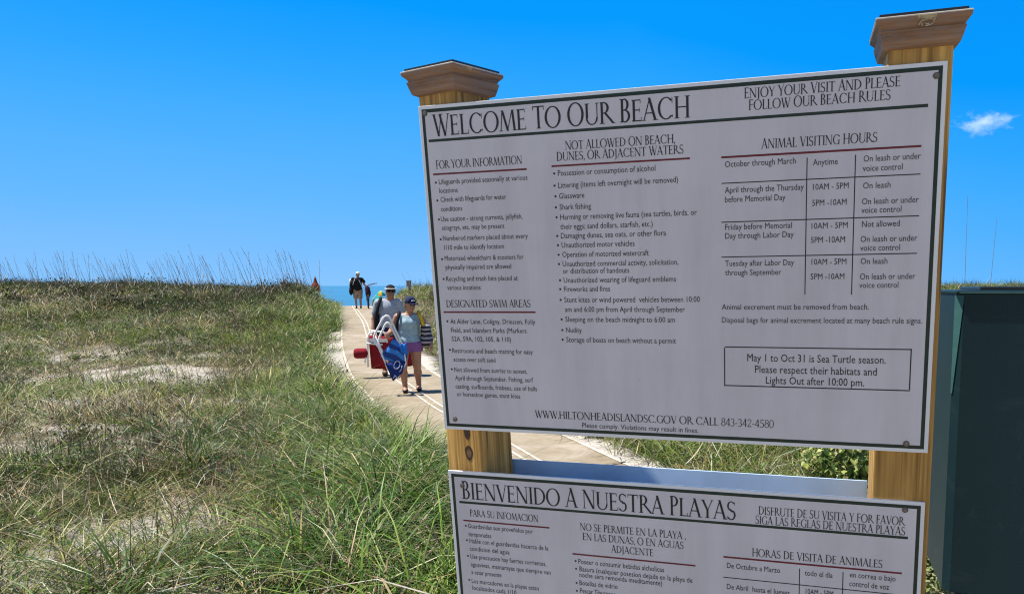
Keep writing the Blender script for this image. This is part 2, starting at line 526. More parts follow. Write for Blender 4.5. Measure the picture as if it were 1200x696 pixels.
# ------------------------------------------------------------------ vegetation
m_leaf = bpy.data.materials.new('blade'); m_leaf.use_nodes = True
nt = m_leaf.node_tree; b = nt.nodes['Principled BSDF']
at = nt.nodes.new('ShaderNodeAttribute'); at.attribute_name = 'tint'
nn = noise(nt, 14, 3)
hue = mixc(nt, .5, at.outputs['Color'], ramp(nt, nn, [(.3, (.45,.45,.4)), (.7, (1,1,1))]), 'MULTIPLY')
nt.links.new(hue, b.inputs['Base Color'])
b.inputs['Roughness'].default_value = .42; b.inputs['Specular IOR Level'].default_value = .22
tr = nt.nodes.new('ShaderNodeBsdfTranslucent'); nt.links.new(hue, tr.inputs['Color'])
mx = nt.nodes.new('ShaderNodeMixShader'); mx.inputs[0].default_value = .34
nt.links.new(b.outputs[0], mx.inputs[1]); nt.links.new(tr.outputs[0], mx.inputs[2])
nt.links.new(mx.outputs[0], nt.nodes['Material Output'].inputs['Surface'])

GREEN = np.array([(.085,.150,.016),(.125,.200,.024),(.18,.255,.04),(.055,.105,.016),(.25,.30,.07)])
DRY = np.array([(.66,.54,.30),(.46,.36,.20),(.26,.20,.12),(.82,.73,.52),(.12,.09,.06),(.52,.40,.18),(.56,.47,.28)])
YEL = np.array([(.30,.32,.05),(.38,.36,.09),(.24,.28,.04)])
BRN = np.array([(.075,.055,.035),(.11,.08,.05),(.05,.045,.03),(.16,.11,.06)])

def blades(base, h, az, lean, curl, w, col):
    n = len(base)
    T = np.array([0, .35, .7, 1.0]); W = np.array([.8, 1, .65, 0])
    d = np.stack([np.cos(az), np.sin(az)], 1)
    pa = az+math.pi/2+RNG.normal(0, .7, n)
    pd = np.stack([np.cos(pa), np.sin(pa)], 1)
    V = np.zeros((n, 7, 3), np.float32)
    for i, t in enumerate(T):
        hor_ = (lean*t+curl*t*t)*h
        zz = h*(t*np.sqrt(np.clip(1-lean**2*.6, .1, 1)) - .55*curl*t*t*t)
        c = np.stack([base[:, 0]+d[:, 0]*hor_, base[:, 1]+d[:, 1]*hor_, base[:, 2]+zz], 1)
        if i < 3:
            o = pd*(w*W[i]*.5)[:, None]
            V[:, 2*i, :2] = c[:, :2]-o; V[:, 2*i+1, :2] = c[:, :2]+o
            V[:, 2*i, 2] = V[:, 2*i+1, 2] = c[:, 2]
        else:
            V[:, 6] = c
    k = (np.arange(n)*7)[:, None]
    q = np.concatenate([k+np.array([0,1,3,2]), k+np.array([2,3,5,4])])
    t = k+np.array([4,5,6])
    return V.reshape(-1, 3), q, t, np.repeat(col, 7, 0)

def pick(pal, n, jit=.18):
    c = pal[RNG.integers(0, len(pal), n)]
    return np.clip(c*RNG.normal(1, jit, (n, 1))*RNG.normal(1, .06, (n, 3)), .005, .8)

def scatter(n, y0, y1, side='L'):
    """random points of the planted ground between two distances"""
    y = np.sqrt(RNG.random(n)*(y1**2-y0**2)+y0**2)
    if side == 'L':
        x = -1.06*y-.6 + RNG.random(n)*(1.06*y+.6+3.2-.36*y)
    else:
        x = -.60*y + RNG.random(n)*(1.25*y+1.0)
    sd = path_sd(x, y)
    ok = (sd > .8) if side == 'L' else (sd < -.82)
    return x[ok], y[ok], sd[ok]

def clump(x, y, k, spread):
    """k blades round each clump centre, leaning outwards"""
    n = len(x)
    a = RNG.random((n, k))*2*math.pi
    r = np.abs(RNG.normal(0, 1, (n, k)))*spread[:, None]
    return (x[:, None]+np.cos(a)*r).ravel(), (y[:, None]+np.sin(a)*r).ravel(), (a+RNG.normal(0, .5, (n, k))).ravel()

def greenness(x, y, sd):
    band = sst(3.4, 1.2, sd-.6*np.clip((y-9)/6, -1, 1) + 2.2*(fbm(x, y, 2.4, 14)-.5)) * np.where(y < 20, 1, .85)
    fore = sst(-2.3, -1.3, x+.35*(y-5))*sst(8.5, 5.0, y)
    return np.clip(np.maximum(band, .8*fore*(y < 9)) + .3*sst(.45, .68, fbm(x, y, 3.3, 15)), 0, 1)

parts_green, parts_dry, parts_thatch, parts_brush = [], [], [], []
ZONES = [(2.9, 5.5, 2500, 17, .0066), (5.5, 9, 3900, 15, .0078), (9, 15, 5600, 12, .0100), (15, 23, 6800, 10, .0130), (23, 38, 11000, 9, .017)]
SCRUB = [((px_-CX)/F*qy, qy, qr) for px_, qy, qr in ((15,31,1.5),(48,29.5,1.2),(100,31,.9),(172,28.5,1.4),(196,30,1.3),(238,30.5,1.4),(286,30,1.1),(318,31,1.3),(130,24,.8),(215,23.5,.9))]
def shade(c, n):
    return np.clip(c*RNG.normal(1, .16, (n, 1))*RNG.normal(1, .05, (n, 3)), .005, .8)
for side in ('L', 'R'):
    for (y0, y1, nc, k, w0) in ZONES:
        if side == 'R': nc = int(nc*(1.0 if y1 < 10 else .55))
        ym = (y0+y1)/2
        # upright green clumps
        x, y, sd = scatter(nc, y0, y1, side)
        g = greenness(x, y, np.abs(sd)) if side == 'L' else .55+.4*fbm(x, y, 2, 16)
        sm = sand_mask(x, y)
        keep = (RNG.random(len(x)) < g*(1-.96*sm))
        x, y, sd, g = x[keep], y[keep], sd[keep], g[keep]
        nC = len(x)
        cc_ = pick(GREEN, nC, .22)
        f = RNG.random(nC); mk_ = f < .14; cc_[mk_] = pick(YEL, mk_.sum())
        big = RNG.lognormal(0, .55, nC)
        bx, by, az = clump(x, y, k, (.04+.004*ym)*big)
        ok = np.abs(path_sd(bx, by)) > .79
        bx, by, az = bx[ok], by[ok], az[ok]
        n = len(bx)
        tall = np.repeat((.17+.36*g*vnoise(x, y, 1.6, 21))*np.where((y > 8.5) & (y < 21) & (np.abs(sd) < 2.0), .75, 1)*np.clip(big, .6, 1.6)**.7, k)[ok]
        h = tall*RNG.uniform(.55, 1.3, n)
        base = np.stack([bx, by, ground(bx, by)-.02], 1)
        col = shade(np.repeat(cc_, k, 0)[ok], n)
        mk_ = RNG.random(n) < .13; col[mk_] = pick(DRY, mk_.sum())
        parts_green.append(blades(base, h, az, RNG.uniform(.05, .75, n), RNG.uniform(.25, 1.15, n), RNG.uniform(.7, 1.4, n)*w0, col))
        # dry mixed clumps: each clump has one kind of plant
        x, y, sd = scatter(int(nc*1.0), y0, y1, side)
        g = greenness(x, y, np.abs(sd)) if side == 'L' else .7+.2*fbm(x, y, 2, 16)
        sm = sand_mask(x, y)
        cover = .22+.78*sst(.42, .54, fbm(x, y, .8, 27))
        keep = RNG.random(len(x)) < np.clip(1.05-g, .14, 1)*(1-.94*sm)*cover*(1-.5*sst(17, 24, y))
        x, y, g = x[keep], y[keep], g[keep]
        nC = len(x)
        cc_ = pick(DRY, nC, .25)
        f = RNG.random(nC); pg = .16+.62*sst(.45, .56, fbm(x, y, 1.8, 33))
        mk_ = f < pg; cc_[mk_] = pick(GREEN, mk_.sum())
        mk_ = (f > .80) & (fbm(x, y, 2.6, 35) > .47); cc_[mk_] = pick(YEL, mk_.sum())
        dk = sst(.50, .60, fbm(x, y, 2.6, 31))*sst(17, 23, y)
        mk_ = RNG.random(nC) < .8*dk; cc_[mk_] = pick(BRN, mk_.sum())
        big = RNG.lognormal(0, .6, nC)
        bx, by, az = clump(x, y, k, (.05+.005*ym)*big)
        ok = np.abs(path_sd(bx, by)) > .8
        bx, by, az = bx[ok], by[ok], az[ok]
        n = len(bx)
        h = RNG.uniform(.08, .30, n)*(.4+1.1*vnoise(bx, by, 1.7, 22))*(1+.5*sst(16, 24, by))*np.repeat(np.clip(big, .6, 2), k)[ok]**.8
        base = np.stack([bx, by, ground(bx, by)-.01], 1)
        parts_dry.append(blades(base, h, az, RNG.uniform(.15, 1.0, n), RNG.uniform(.2, 1.2, n), RNG.uniform(.6, 1.3, n)*w0, shade(np.repeat(cc_, k, 0)[ok], n)))
        # lying stems and thatch
        x, y, sd = scatter(int(nc*(3.0 if y1 < 16 else 1.5)), y0, y1, side)
        sm = sand_mask(x, y)
        keep = RNG.random(len(x)) < (1-.45*sm*(np.abs(sd) > 1.5)-.85*sm*(np.abs(sd) <= 1.5))*(.25+.75*sst(.46, .54, fbm(x, y, .8, 41)))
        x, y = x[keep], y[keep]
        n = len(x)
        base = np.stack([x, y, ground(x, y)+RNG.uniform(.005, .14, n)], 1)
        col = pick(DRY, n)*np.where(RNG.random(n) < .35, 1.25, .85)[:, None]; mk_ = RNG.random(n) < .30; col[mk_] = pick(BRN, mk_.sum())
        parts_thatch.append(blades(base, RNG.uniform(.15, .5, n)*.6, RNG.random(n)*6.283, RNG.uniform(.9, 1.25, n), RNG.uniform(-.3, .45, n), RNG.uniform(.6, 1.2, n)*w0*.9, col))
        # dark twiggy brush in patches, thickest along the ridge
        x, y, sd = scatter(int(nc*.42), y0, y1, side)
        p = sst(.50, .60, fbm(x, y, 2.8, 44))*(.40+.6*sst(17, 25, y))*(np.abs(sd) > 2.2)*(1-sand_mask(x, y))
        for (qx, qy, qr) in SCRUB: p = np.maximum(p, 1.1*np.exp(-((x-qx)**2+(y-qy)**2)/(qr*qr)))
        keep = RNG.random(len(x)) < p
        x, y = x[keep], y[keep]
        nC = len(x); kk = 26
        cc_ = pick(BRN, nC, .3); mk_ = RNG.random(nC) < .3; cc_[mk_] = pick(GREEN, mk_.sum())*.6
        bx, by, az = clump(x, y, kk, np.full(nC, .10+.004*ym))
        n = len(bx)
        h = np.repeat(RNG.uniform(.18, .40, nC)*(1+.5*sst(17, 24, y)), kk)*RNG.uniform(.5, 1.2, n)
        base = np.stack([bx, by, ground(bx, by)-.01], 1)
        parts_brush.append(blades(base, h, az, RNG.uniform(.1, .9, n), RNG.uniform(-.2, .5, n), RNG.uniform(.5, 1.1, n)*w0*.8, shade(np.repeat(cc_, kk, 0), n)))
# thin upright brown stems standing in a loose patch left of the walkway
x = RNG.normal(-7.4, 1.9, 2600); y = RNG.normal(13.2, 2.6, 2600)
k_ = (path_sd(x, y) > 1.7) & (sand_mask(x, y) < .3); x, y = x[k_], y[k_]; n = len(x)
parts_brush.append(blades(np.stack([x, y, ground(x, y)], 1), RNG.uniform(.3, .75, n), RNG.normal(3.0, .8, n), RNG.uniform(.05, .4, n), RNG.uniform(0, .25, n), RNG.uniform(.004, .008, n), pick(np.array([(.20,.13,.085),(.26,.18,.12),(.15,.10,.07),(.30,.23,.15)]), n)))

# big arching tufts in the green band along the walkway
def tufts(n, y0, y1, side, k, hl, w):
    x, y, sd = scatter(n, y0, y1, side)
    if side == 'L':
        lim = 1.62+.9*sst(18, 26, y)+1.1*(fbm(x, y, 1.5, 71)-.5)*2
        p = sst(lim+.5, lim-.5, sd)*np.where((y > 8) & (y < 20), sst(1.15, 1.6, sd), 1)
    else:
        p = .5*sst(.35, .6, fbm(x, y, 1.8, 72))*(np.abs(sd) > 1.15)
    p = p+.11*sst(.52, .60, fbm(x, y, 1.2, 74))*(y < 22)
    p = p*(np.hypot(x-1.86, y-5.35) > .85)*(np.hypot(x-1.75, y-3.95) > .7)
    keep = RNG.random(len(x)) < p*(1-sand_mask(x, y))
    x, y = x[keep], y[keep]; nC = len(x)
    cc_ = pick(np.array([(.055,.115,.012),(.085,.155,.018),(.12,.20,.025),(.19,.28,.05),(.045,.085,.014),(.24,.33,.08)]), nC, .2)
    bx, by, az = clump(x, y, k, np.full(nC, .045+.002*(y0+y1)))
    ok = np.abs(path_sd(bx, by)) > .80
    bx, by, az = bx[ok], by[ok], az[ok]; n = len(bx)
    h = np.repeat(RNG.uniform(hl[0], hl[1], nC), k)[ok]*RNG.uniform(.45, 1.25, n)
    col = shade(np.repeat(cc_, k, 0)[ok], n)
    mk_ = RNG.random(n) < .14; col[mk_] = pick(DRY, mk_.sum())
    parts_green.append(blades(np.stack([bx, by, ground(bx, by)-.03], 1), h, az, RNG.uniform(.05, .6, n), RNG.uniform(.3, 1.25, n), RNG.uniform(.6, 1.3, n)*w, col))
tufts(560, 3.0, 6.5, 'L', 46, (.40, .74), .0110)
tufts(950, 6.5, 12, 'L', 38, (.38, .68), .0118)
tufts(1600, 12, 22, 'L', 30, (.32, .60), .013)
tufts(2300, 22, 37, 'L', 24, (.34, .62), .019)
tufts(1100, 3.5, 10, 'R', 38, (.32, .58), .010)
tufts(1100, 10, 34, 'R', 22, (.3, .55), .016)

def merge(parts):
    V, Q, T, C, o = [], [], [], [], 0
    for v, q, t, c in parts:
        V.append(v); Q.append(q+o); T.append(t+o); C.append(c); o += len(v)
    return np.concatenate(V), np.concatenate(Q), np.concatenate(T), np.concatenate(C)
for nm, pr, lab in (('dune_grass', parts_green, 'tall green dune grass along both edges of the tan walkway'),
                    ('dry_grass', parts_dry, 'mixed dry and green grass covering the dune field'),
                    ('thatch', parts_thatch, 'tangled straw coloured dead stems lying on the sand'),
                    ('dry_brush', parts_brush, 'dark twiggy dry brush scattered over the dunes')):
    V, Q, T, C = merge(pr)
    o = np_mesh(nm, V, Q, T, m_leaf, C)
    tag(o, lab, {'thatch': 'dead grass', 'dry_brush': 'brush'}.get(nm, 'grass'), kind='stuff')

# creeping broad-leaved ground cover
def leaves(x, y, z, size, col, tiltmax=.9):
    n = len(x)
    az = RNG.random(n)*6.283; ti = RNG.uniform(.1, tiltmax, n)
    u = np.stack([np.cos(az)*np.cos(ti), np.sin(az)*np.cos(ti), np.sin(ti)], 1)
    v = np.stack([-np.sin(az), np.cos(az), RNG.normal(0, .25, n)], 1)
    c = np.stack([x, y, z], 1)
    s = size[:, None]
    P = np.stack([c-u*s*.5, c-v*s*.28-u*s*.08, c-v*s*.24+u*s*.22, c+u*s*.5, c+v*s*.24+u*s*.22, c+v*s*.28-u*s*.08], 1)
    P[:, [1,2,4,5], 2] += (size*.10)[:, None]
    k = (np.arange(n)*6)[:, None]
    q = np.concatenate([k+np.array([0,1,2,3]), k+np.array([0,3,4,5])])
    return P.reshape(-1, 3), q, np.zeros((0,3), int), np.repeat(col, 6, 0)
LEAFC = np.array([(.10,.16,.03),(.15,.21,.05),(.07,.12,.03),(.20,.24,.07)])
lp = []
for side, (y0, y1), n in (('L', (3, 8), 9000), ('L', (8, 16), 16000), ('L', (16, 30), 16000), ('R', (3, 9), 22000), ('R', (9, 30), 9000)):
    x, y, sd = scatter(n, y0, y1, side)
    if side == 'L':
        p = sst(.50, .66, fbm(x, y, 1.6, 51))*.9 + .5*np.exp(-((x+9.6)/3)**2-((y-14.6)/.8)**2)
        p = p*(1-.9*sand_mask(x, y))
    else:
        p = .25+.75*sst(.42, .6, fbm(x, y, 1.2, 52)); p = p*(1-.97*sand_mask(x, y))
    k_ = RNG.random(len(x)) < p
    x, y = x[k_], y[k_]
    n = len(x)
    lp.append(leaves(x, y, ground(x, y)+RNG.uniform(.02, .20 if side == 'L' else .3, n), RNG.uniform(.02, .045, n)*(1+.03*y), pick(LEAFC, n)))
BUSH = np.array([(.045,.075,.018),(.065,.10,.025),(.11,.14,.055),(.19,.24,.045),(.10,.075,.04),(.055,.07,.03),(.15,.17,.08)])
for side, y0, y1, n, nl in (('L', 3, 6, 150, 150), ('L', 6, 10, 330, 120), ('L', 10, 16, 620, 90), ('L', 16, 24, 1700, 80), ('L', 24, 37, 4200, 64), ('R', 4, 10, 260, 110), ('R', 10, 34, 700, 70)):
    x, y, sd = scatter(n, y0, y1, side)
    p = np.where(np.abs(sd) < 2.2, .35, 1)*(1-sand_mask(x, y))*(.15+.85*sst(.44, .54, fbm(x, y, 1.6, 81)))
    k_ = RNG.random(len(x)) < p; x, y = x[k_], y[k_]; nb = len(x)
    ym = (y0+y1)/2
    R_ = RNG.uniform(.10, .30, nb)*(1+.02*ym); H_ = R_*RNG.uniform(.6, 1.2, nb)
    kind = RNG.integers(0, len(BUSH), nb)
    dkr = (fbm(x, y, 2.8, 82) > .5) & (y > 20); kind[dkr] = np.array([0, 1, 4, 5])[RNG.integers(0, 4, dkr.sum())]
    cc_ = BUSH[kind]*RNG.normal(1, .15, (nb, 1))
    a = RNG.random((nb, nl))*6.283; e_ = np.arccos(RNG.random((nb, nl))); rr = RNG.uniform(.55, 1.1, (nb, nl))*(.8+.4*np.sin(a*3+RNG.random((nb, 1))*6))
    lx = (x[:, None]+np.cos(a)*np.sin(e_)*rr*R_[:, None]).ravel(); ly = (y[:, None]+np.sin(a)*np.sin(e_)*rr*R_[:, None]).ravel()
    lz = (ground(x, y)[:, None]+np.cos(e_)*rr*H_[:, None]+.01).ravel()
    ok = np.abs(path_sd(lx, ly)) > .84
    lp.append(leaves(lx[ok], ly[ok], lz[ok], (RNG.uniform(.5, 1.3, nb*nl)*(.026+.0012*ym))[ok], shade(np.repeat(cc_, nl, 0), nb*nl)[ok], 1.3))
# larger dark green and brown shrubs that make the ragged crest
hx, hy, hr_ = [list(q_) for q_ in zip(*SCRUB)]
hx, hy, hr_ = np.array(hx), np.array(hy), np.array(hr_)
cx_ = np.concatenate([np.repeat(hx, 9)+RNG.normal(0, .6, 9*len(hx))*np.repeat(hr_, 9), (RNG.uniform(-60, 395, 170)-CX)/F*31])
cy_ = np.concatenate([np.repeat(hy, 9)+RNG.normal(0, .5, 9*len(hx)), 31+RNG.normal(0, 2.2, 170)])
k_ = path_sd(cx_, cy_) > 1.6; cx_, cy_ = cx_[k_], cy_[k_]; nb = len(cx_); nl = 150
R_ = RNG.uniform(.28, .62, nb); H_ = R_*RNG.uniform(.6, 1.05, nb)
cc_ = np.array([(.03,.052,.014),(.045,.075,.018),(.075,.105,.03),(.06,.045,.028),(.035,.045,.02)])[RNG.integers(0, 5, nb)]*RNG.normal(1, .15, (nb, 1))
a = RNG.random((nb, nl))*6.283; e_ = np.arccos(RNG.random((nb, nl))); rr = RNG.uniform(.5, 1.15, (nb, nl))*(.8+.4*np.sin(a*3+RNG.random((nb, 1))*6))
lp.append(leaves((cx_[:, None]+np.cos(a)*np.sin(e_)*rr*R_[:, None]).ravel(), (cy_[:, None]+np.sin(a)*np.sin(e_)*rr*R_[:, None]).ravel(), (ground(cx_, cy_)[:, None]+np.cos(e_)*rr*H_[:, None]).ravel(),
                 RNG.uniform(.06, .13, nb*nl), shade(np.repeat(cc_, nl, 0), nb*nl), 1.4))
V, Q, T, C = merge(lp)
tag(np_mesh('ground_cover', V, Q, T, m_leaf, C), 'low creeping broad leaved plants between the grasses', 'ground cover', kind='stuff')

# leafy shrub seen between the two boards
def shrub(name, cx, cy, rx, rz, n, size, pal, label, nst=9):
    z0 = gz(cx, cy)
    root = empty(name, (cx, cy, z0)); tag(root, label, 'shrub')
    a = RNG.random(n)*6.283; rr = np.sqrt(RNG.random(n)); hz = RNG.random(n)
    env = np.sqrt(np.clip(1-(hz*2-1)**2*.8, .05, 1))*(.75+.4*vnoise(np.cos(a)*2, hz*4+np.sin(a)*2, 1.0, 60))
    P = leaves(np.cos(a)*rr*rx*env, np.sin(a)*rr*rx*env, .05+hz*rz*(.8+.3*vnoise(np.cos(a)*3, np.sin(a)*3, 1, 61)), RNG.uniform(.7, 1.3, n)*size, pick(pal, n), 1.2)
    np_mesh('foliage', P[0], P[1], P[2], m_leaf, P[3], root)
    s_ = MB()
    for i in range(nst):
        an = i*2.4; l = rx*.6*RNG.uniform(.4, 1)
        s_.tube([(0,0,-.03), (math.cos(an)*l*.4, math.sin(an)*l*.4, rz*.4), (math.cos(an)*l, math.sin(an)*l, rz*.8)], [.007,.005,.003], 5)
    s_.build('stem', M_STEM, root)
    return root
M_STEM = plain('woody_stem', (.14,.095,.06), .85, .3, 40)
shrub('leafy_shrub', 1.78, 5.35, .42, .52, 1700, .062, np.array([(.36,.42,.12),(.26,.34,.08),(.46,.48,.20),(.12,.19,.05)]),
      'pale green leafy shrub seen in the gap between the two boards beside the right post')
shrub('leafy_shrub', 1.76, 3.78, .50, .26, 2600, .042, np.array([(.34,.38,.16),(.24,.29,.10),(.42,.43,.22),(.14,.19,.06)]),
      'pale leafy shrub on the ground under the dark green cabinet')

# sea oats: tall stalks, each one a thing
m_oat = plain('sea_oat_stalk', (.21,.175,.125), .8, .3, 12)
def oat_mesh(seed, hgt, rad_, green=False):
    r = np.random.default_rng(seed)
    mb = MB()
    cv = r.uniform(.16, .36); hook = r.uniform(.0, .02)
    pts = [Vector((-hgt*cv*t**1.25 - hook*hgt*max(0, t-.8)*2, hgt*.05*math.sin(seed)*t, hgt*t*(1-.12*cv*t))) for t in np.linspace(0, 1, 9)]
    mb.tube(pts, [rad_*(1-.65*i/8) for i in range(9)], 4)
    for i in range(16):                               # drooping spikelets of the seed head
        t = .74+.26*i/15
        k = t*8; a = int(min(k, 7)); p = pts[a].lerp(pts[a+1], k-a)
        d = Vector((r.normal(-.5, .5), r.normal(0, .6), r.normal(-.2, .5))).normalized()
        d = (d+Vector((0,0,1.1))).normalized(); l = r.uniform(.03, .06)*(hgt/1.3); side = Vector((d.y, -d.x, .2)).normalized()*l*.12
        mb.add([p, p+d*l*.5+side, p+d*l, p+d*l*.5-side], [(0,1,2,3)])
    for i in range(3):                                # a few narrow leaves low on the stalk
        p = pts[i]; a = r.uniform(0, 6.28); d = Vector((math.cos(a), math.sin(a), .9)); q = p+d*.22*hgt; e = q+Vector((math.cos(a)*.16, math.sin(a)*.16, -.05))*hgt
        s_ = Vector((-math.sin(a), math.cos(a), 0))*.006
        mb.add([p-s_, p+s_, q+s_, q-s_], [(0,1,2,3)]); mb.add([q-s_, q+s_, e], [(0,1,2)])
    me = bpy.data.meshes.new('sea_oat'); me.from_pydata(mb.v, [], mb.f); me.materials.append(m_oat)
    return me
OATS = [oat_mesh(s, 1.25, .0056) for s in range(8)]
def oat(x, y, sc, me, label, group=None, yaw=0.0):
    o = link(bpy.data.objects.new('sea_oat', me))
    o.location = (x, y, gz(x, y)-.02); o.scale = (sc,)*3; o.rotation_euler = (0, 0, yaw)
    tag(o, label, 'sea oat', group)
    return o
cnt = 0
while cnt < 270:
    y = RNG.uniform(23, 36); px = RNG.uniform(-40, 402)
    x = (px-CX)/F*y
    d = path_sd(x, y)[0]
    if d < 1.3: continue
    dens = .35+.65*vnoise(px, 0, 45, 71)
    if RNG.random() > dens: continue
    oat(x, y, RNG.uniform(.7, 1.5)*(1.15 if px > 180 else 1.0), OATS[cnt % 8], 'thin grey brown sea oat stalk leaning left on the dune ridge left of the walkway',
        'sea oats along the dune ridge left of the walkway', RNG.normal(0, .5))
    cnt += 1
cnt = 0
while cnt < 34:
    y = RNG.uniform(14, 30); px = RNG.uniform(455, 560)
    x = (px-CX)/F*y
    if path_sd(x, y)[0] > -1.1: continue
    oat(x, y, RNG.uniform(.5, 1.0), OATS[cnt % 8], 'thin sea oat stalk on the dune just right of the walkway, beside the upper board',
        'sea oats right of the walkway', RNG.normal(0, .6))
    cnt += 1
m_red = plain('reddish_stalk', (.17,.085,.05), .8, .25, 12)
RED = [oat_mesh(40+s, 1.0, .0042) for s in range(4)]
for me_ in RED: me_.materials[0] = m_red
cnt = 0
while cnt < 46:                                        # dark bare stems standing in the field
    y = RNG.uniform(4.6, 15); px = RNG.uniform(-10, 350); x = (px-CX)/F*y
    if path_sd(x, y)[0] < 1.5: continue
    oat(x, y, RNG.uniform(.4, .8), RED[cnt % 4], 'thin reddish brown stem standing up out of the dry grass in the left field',
        'reddish stems standing in the dune field', RNG.normal(0, .9))
    cnt += 1
for px, sc, yaw, lab in ((1133, 1.12, .1, 'left of two bare stalks against the sky above the green cabinet'),
                         (1152, .86, 2.9, 'right of two tall bare stalks against the sky above the green cabinet, leaning right')):
    bx_ = (px-CX)/F*8.0
    me_ = bpy.data.meshes.new('sea_oat'); mb_ = MB()
    lx = -.07 if px < 1140 else .09
    mb_.tube([(lx*t+.02*t*t, .03*t, (1.75+1.0*sc)*t) for t in np.linspace(0, 1, 7)], [.0045*(1-.6*t) for t in np.linspace(0, 1, 7)], 5)
    me_.from_pydata(mb_.v, [], mb_.f); me_.materials.append(m_oat)
    oat(bx_, 8.0, 1.0, me_, lab)

# ------------------------------------------------------------------ the sign
W1, H1 = 1.2185, .834
V2 = -H1-.1177                                        # top edge of the lower board
H2 = .84
BASE = np.array([.61, .07, -2.145])                   # foot of the sign in its own frame
root_loc = SO + SR @ BASE
sign = empty('beach_rules_sign')
sign.matrix_world = Matrix.Translation(root_loc) @ Matrix([list(r) for r in SR]).to_4x4()
tag(sign, 'large white beach rules sign with English and Spanish boards on two capped wooden posts', 'sign')
def sb(mb, name, mat, parent=None, bevel=0.0, smooth=False):
    return mb.build(name, mat, parent if parent is not None else sign, smooth, bevel, BASE)

m_white, nt, b = new_mat('white_board')
s1 = noise(nt, 3.0, 5, .6); s2 = noise(nt, 1.0, 4, .6, stretch=(9, 9, 1.2))
c0 = ramp(nt, s1, [(.3, (.80,.82,.85)), (.7, (.87,.88,.90))])
nt.links.new(mixc(nt, .3, c0, ramp(nt, s2, [(.35, (.8,.8,.8)), (.6, (1,1,1))]), 'MULTIPLY'), b.inputs['Base Color'])
b.inputs['Roughness'].default_value = .38
m_face, nt, b = new_mat('printed_grey_face')
s1 = noise(nt, 2.2, 6, .65); s2 = noise(nt, 1.0, 4, .6, stretch=(14, 14, 1.6)); s3 = noise(nt, 160, 2, .5)
c0 = ramp(nt, s1, [(.28, (.61,.59,.63)), (.72, (.72,.70,.74))])
c0 = mixc(nt, .4, c0, ramp(nt, s2, [(.30, (.72,.71,.70)), (.60, (1,1,1))]), 'MULTIPLY')
sp = ramp(nt, s3, [(.22, (.7,.67,.63)), (.28, (1,1,1))])
nt.links.new(mixc(nt, .5, c0, sp, 'MULTIPLY'), b.inputs['Base Color'])
b.inputs['Roughness'].default_value = .42
b.inputs['Specular IOR Level'].default_value = .4
m_green = plain('dark_green_ink', (.008,.026,.015), .5, .15, 30)
m_ink = plain('black_ink', (.012,.013,.016), .5, .1, 30)
m_ink2 = plain('grey_ink', (.03,.03,.035), .5, .1, 30)
m_redink = plain('red_ink', (.16,.008,.018), .5, .15, 30)

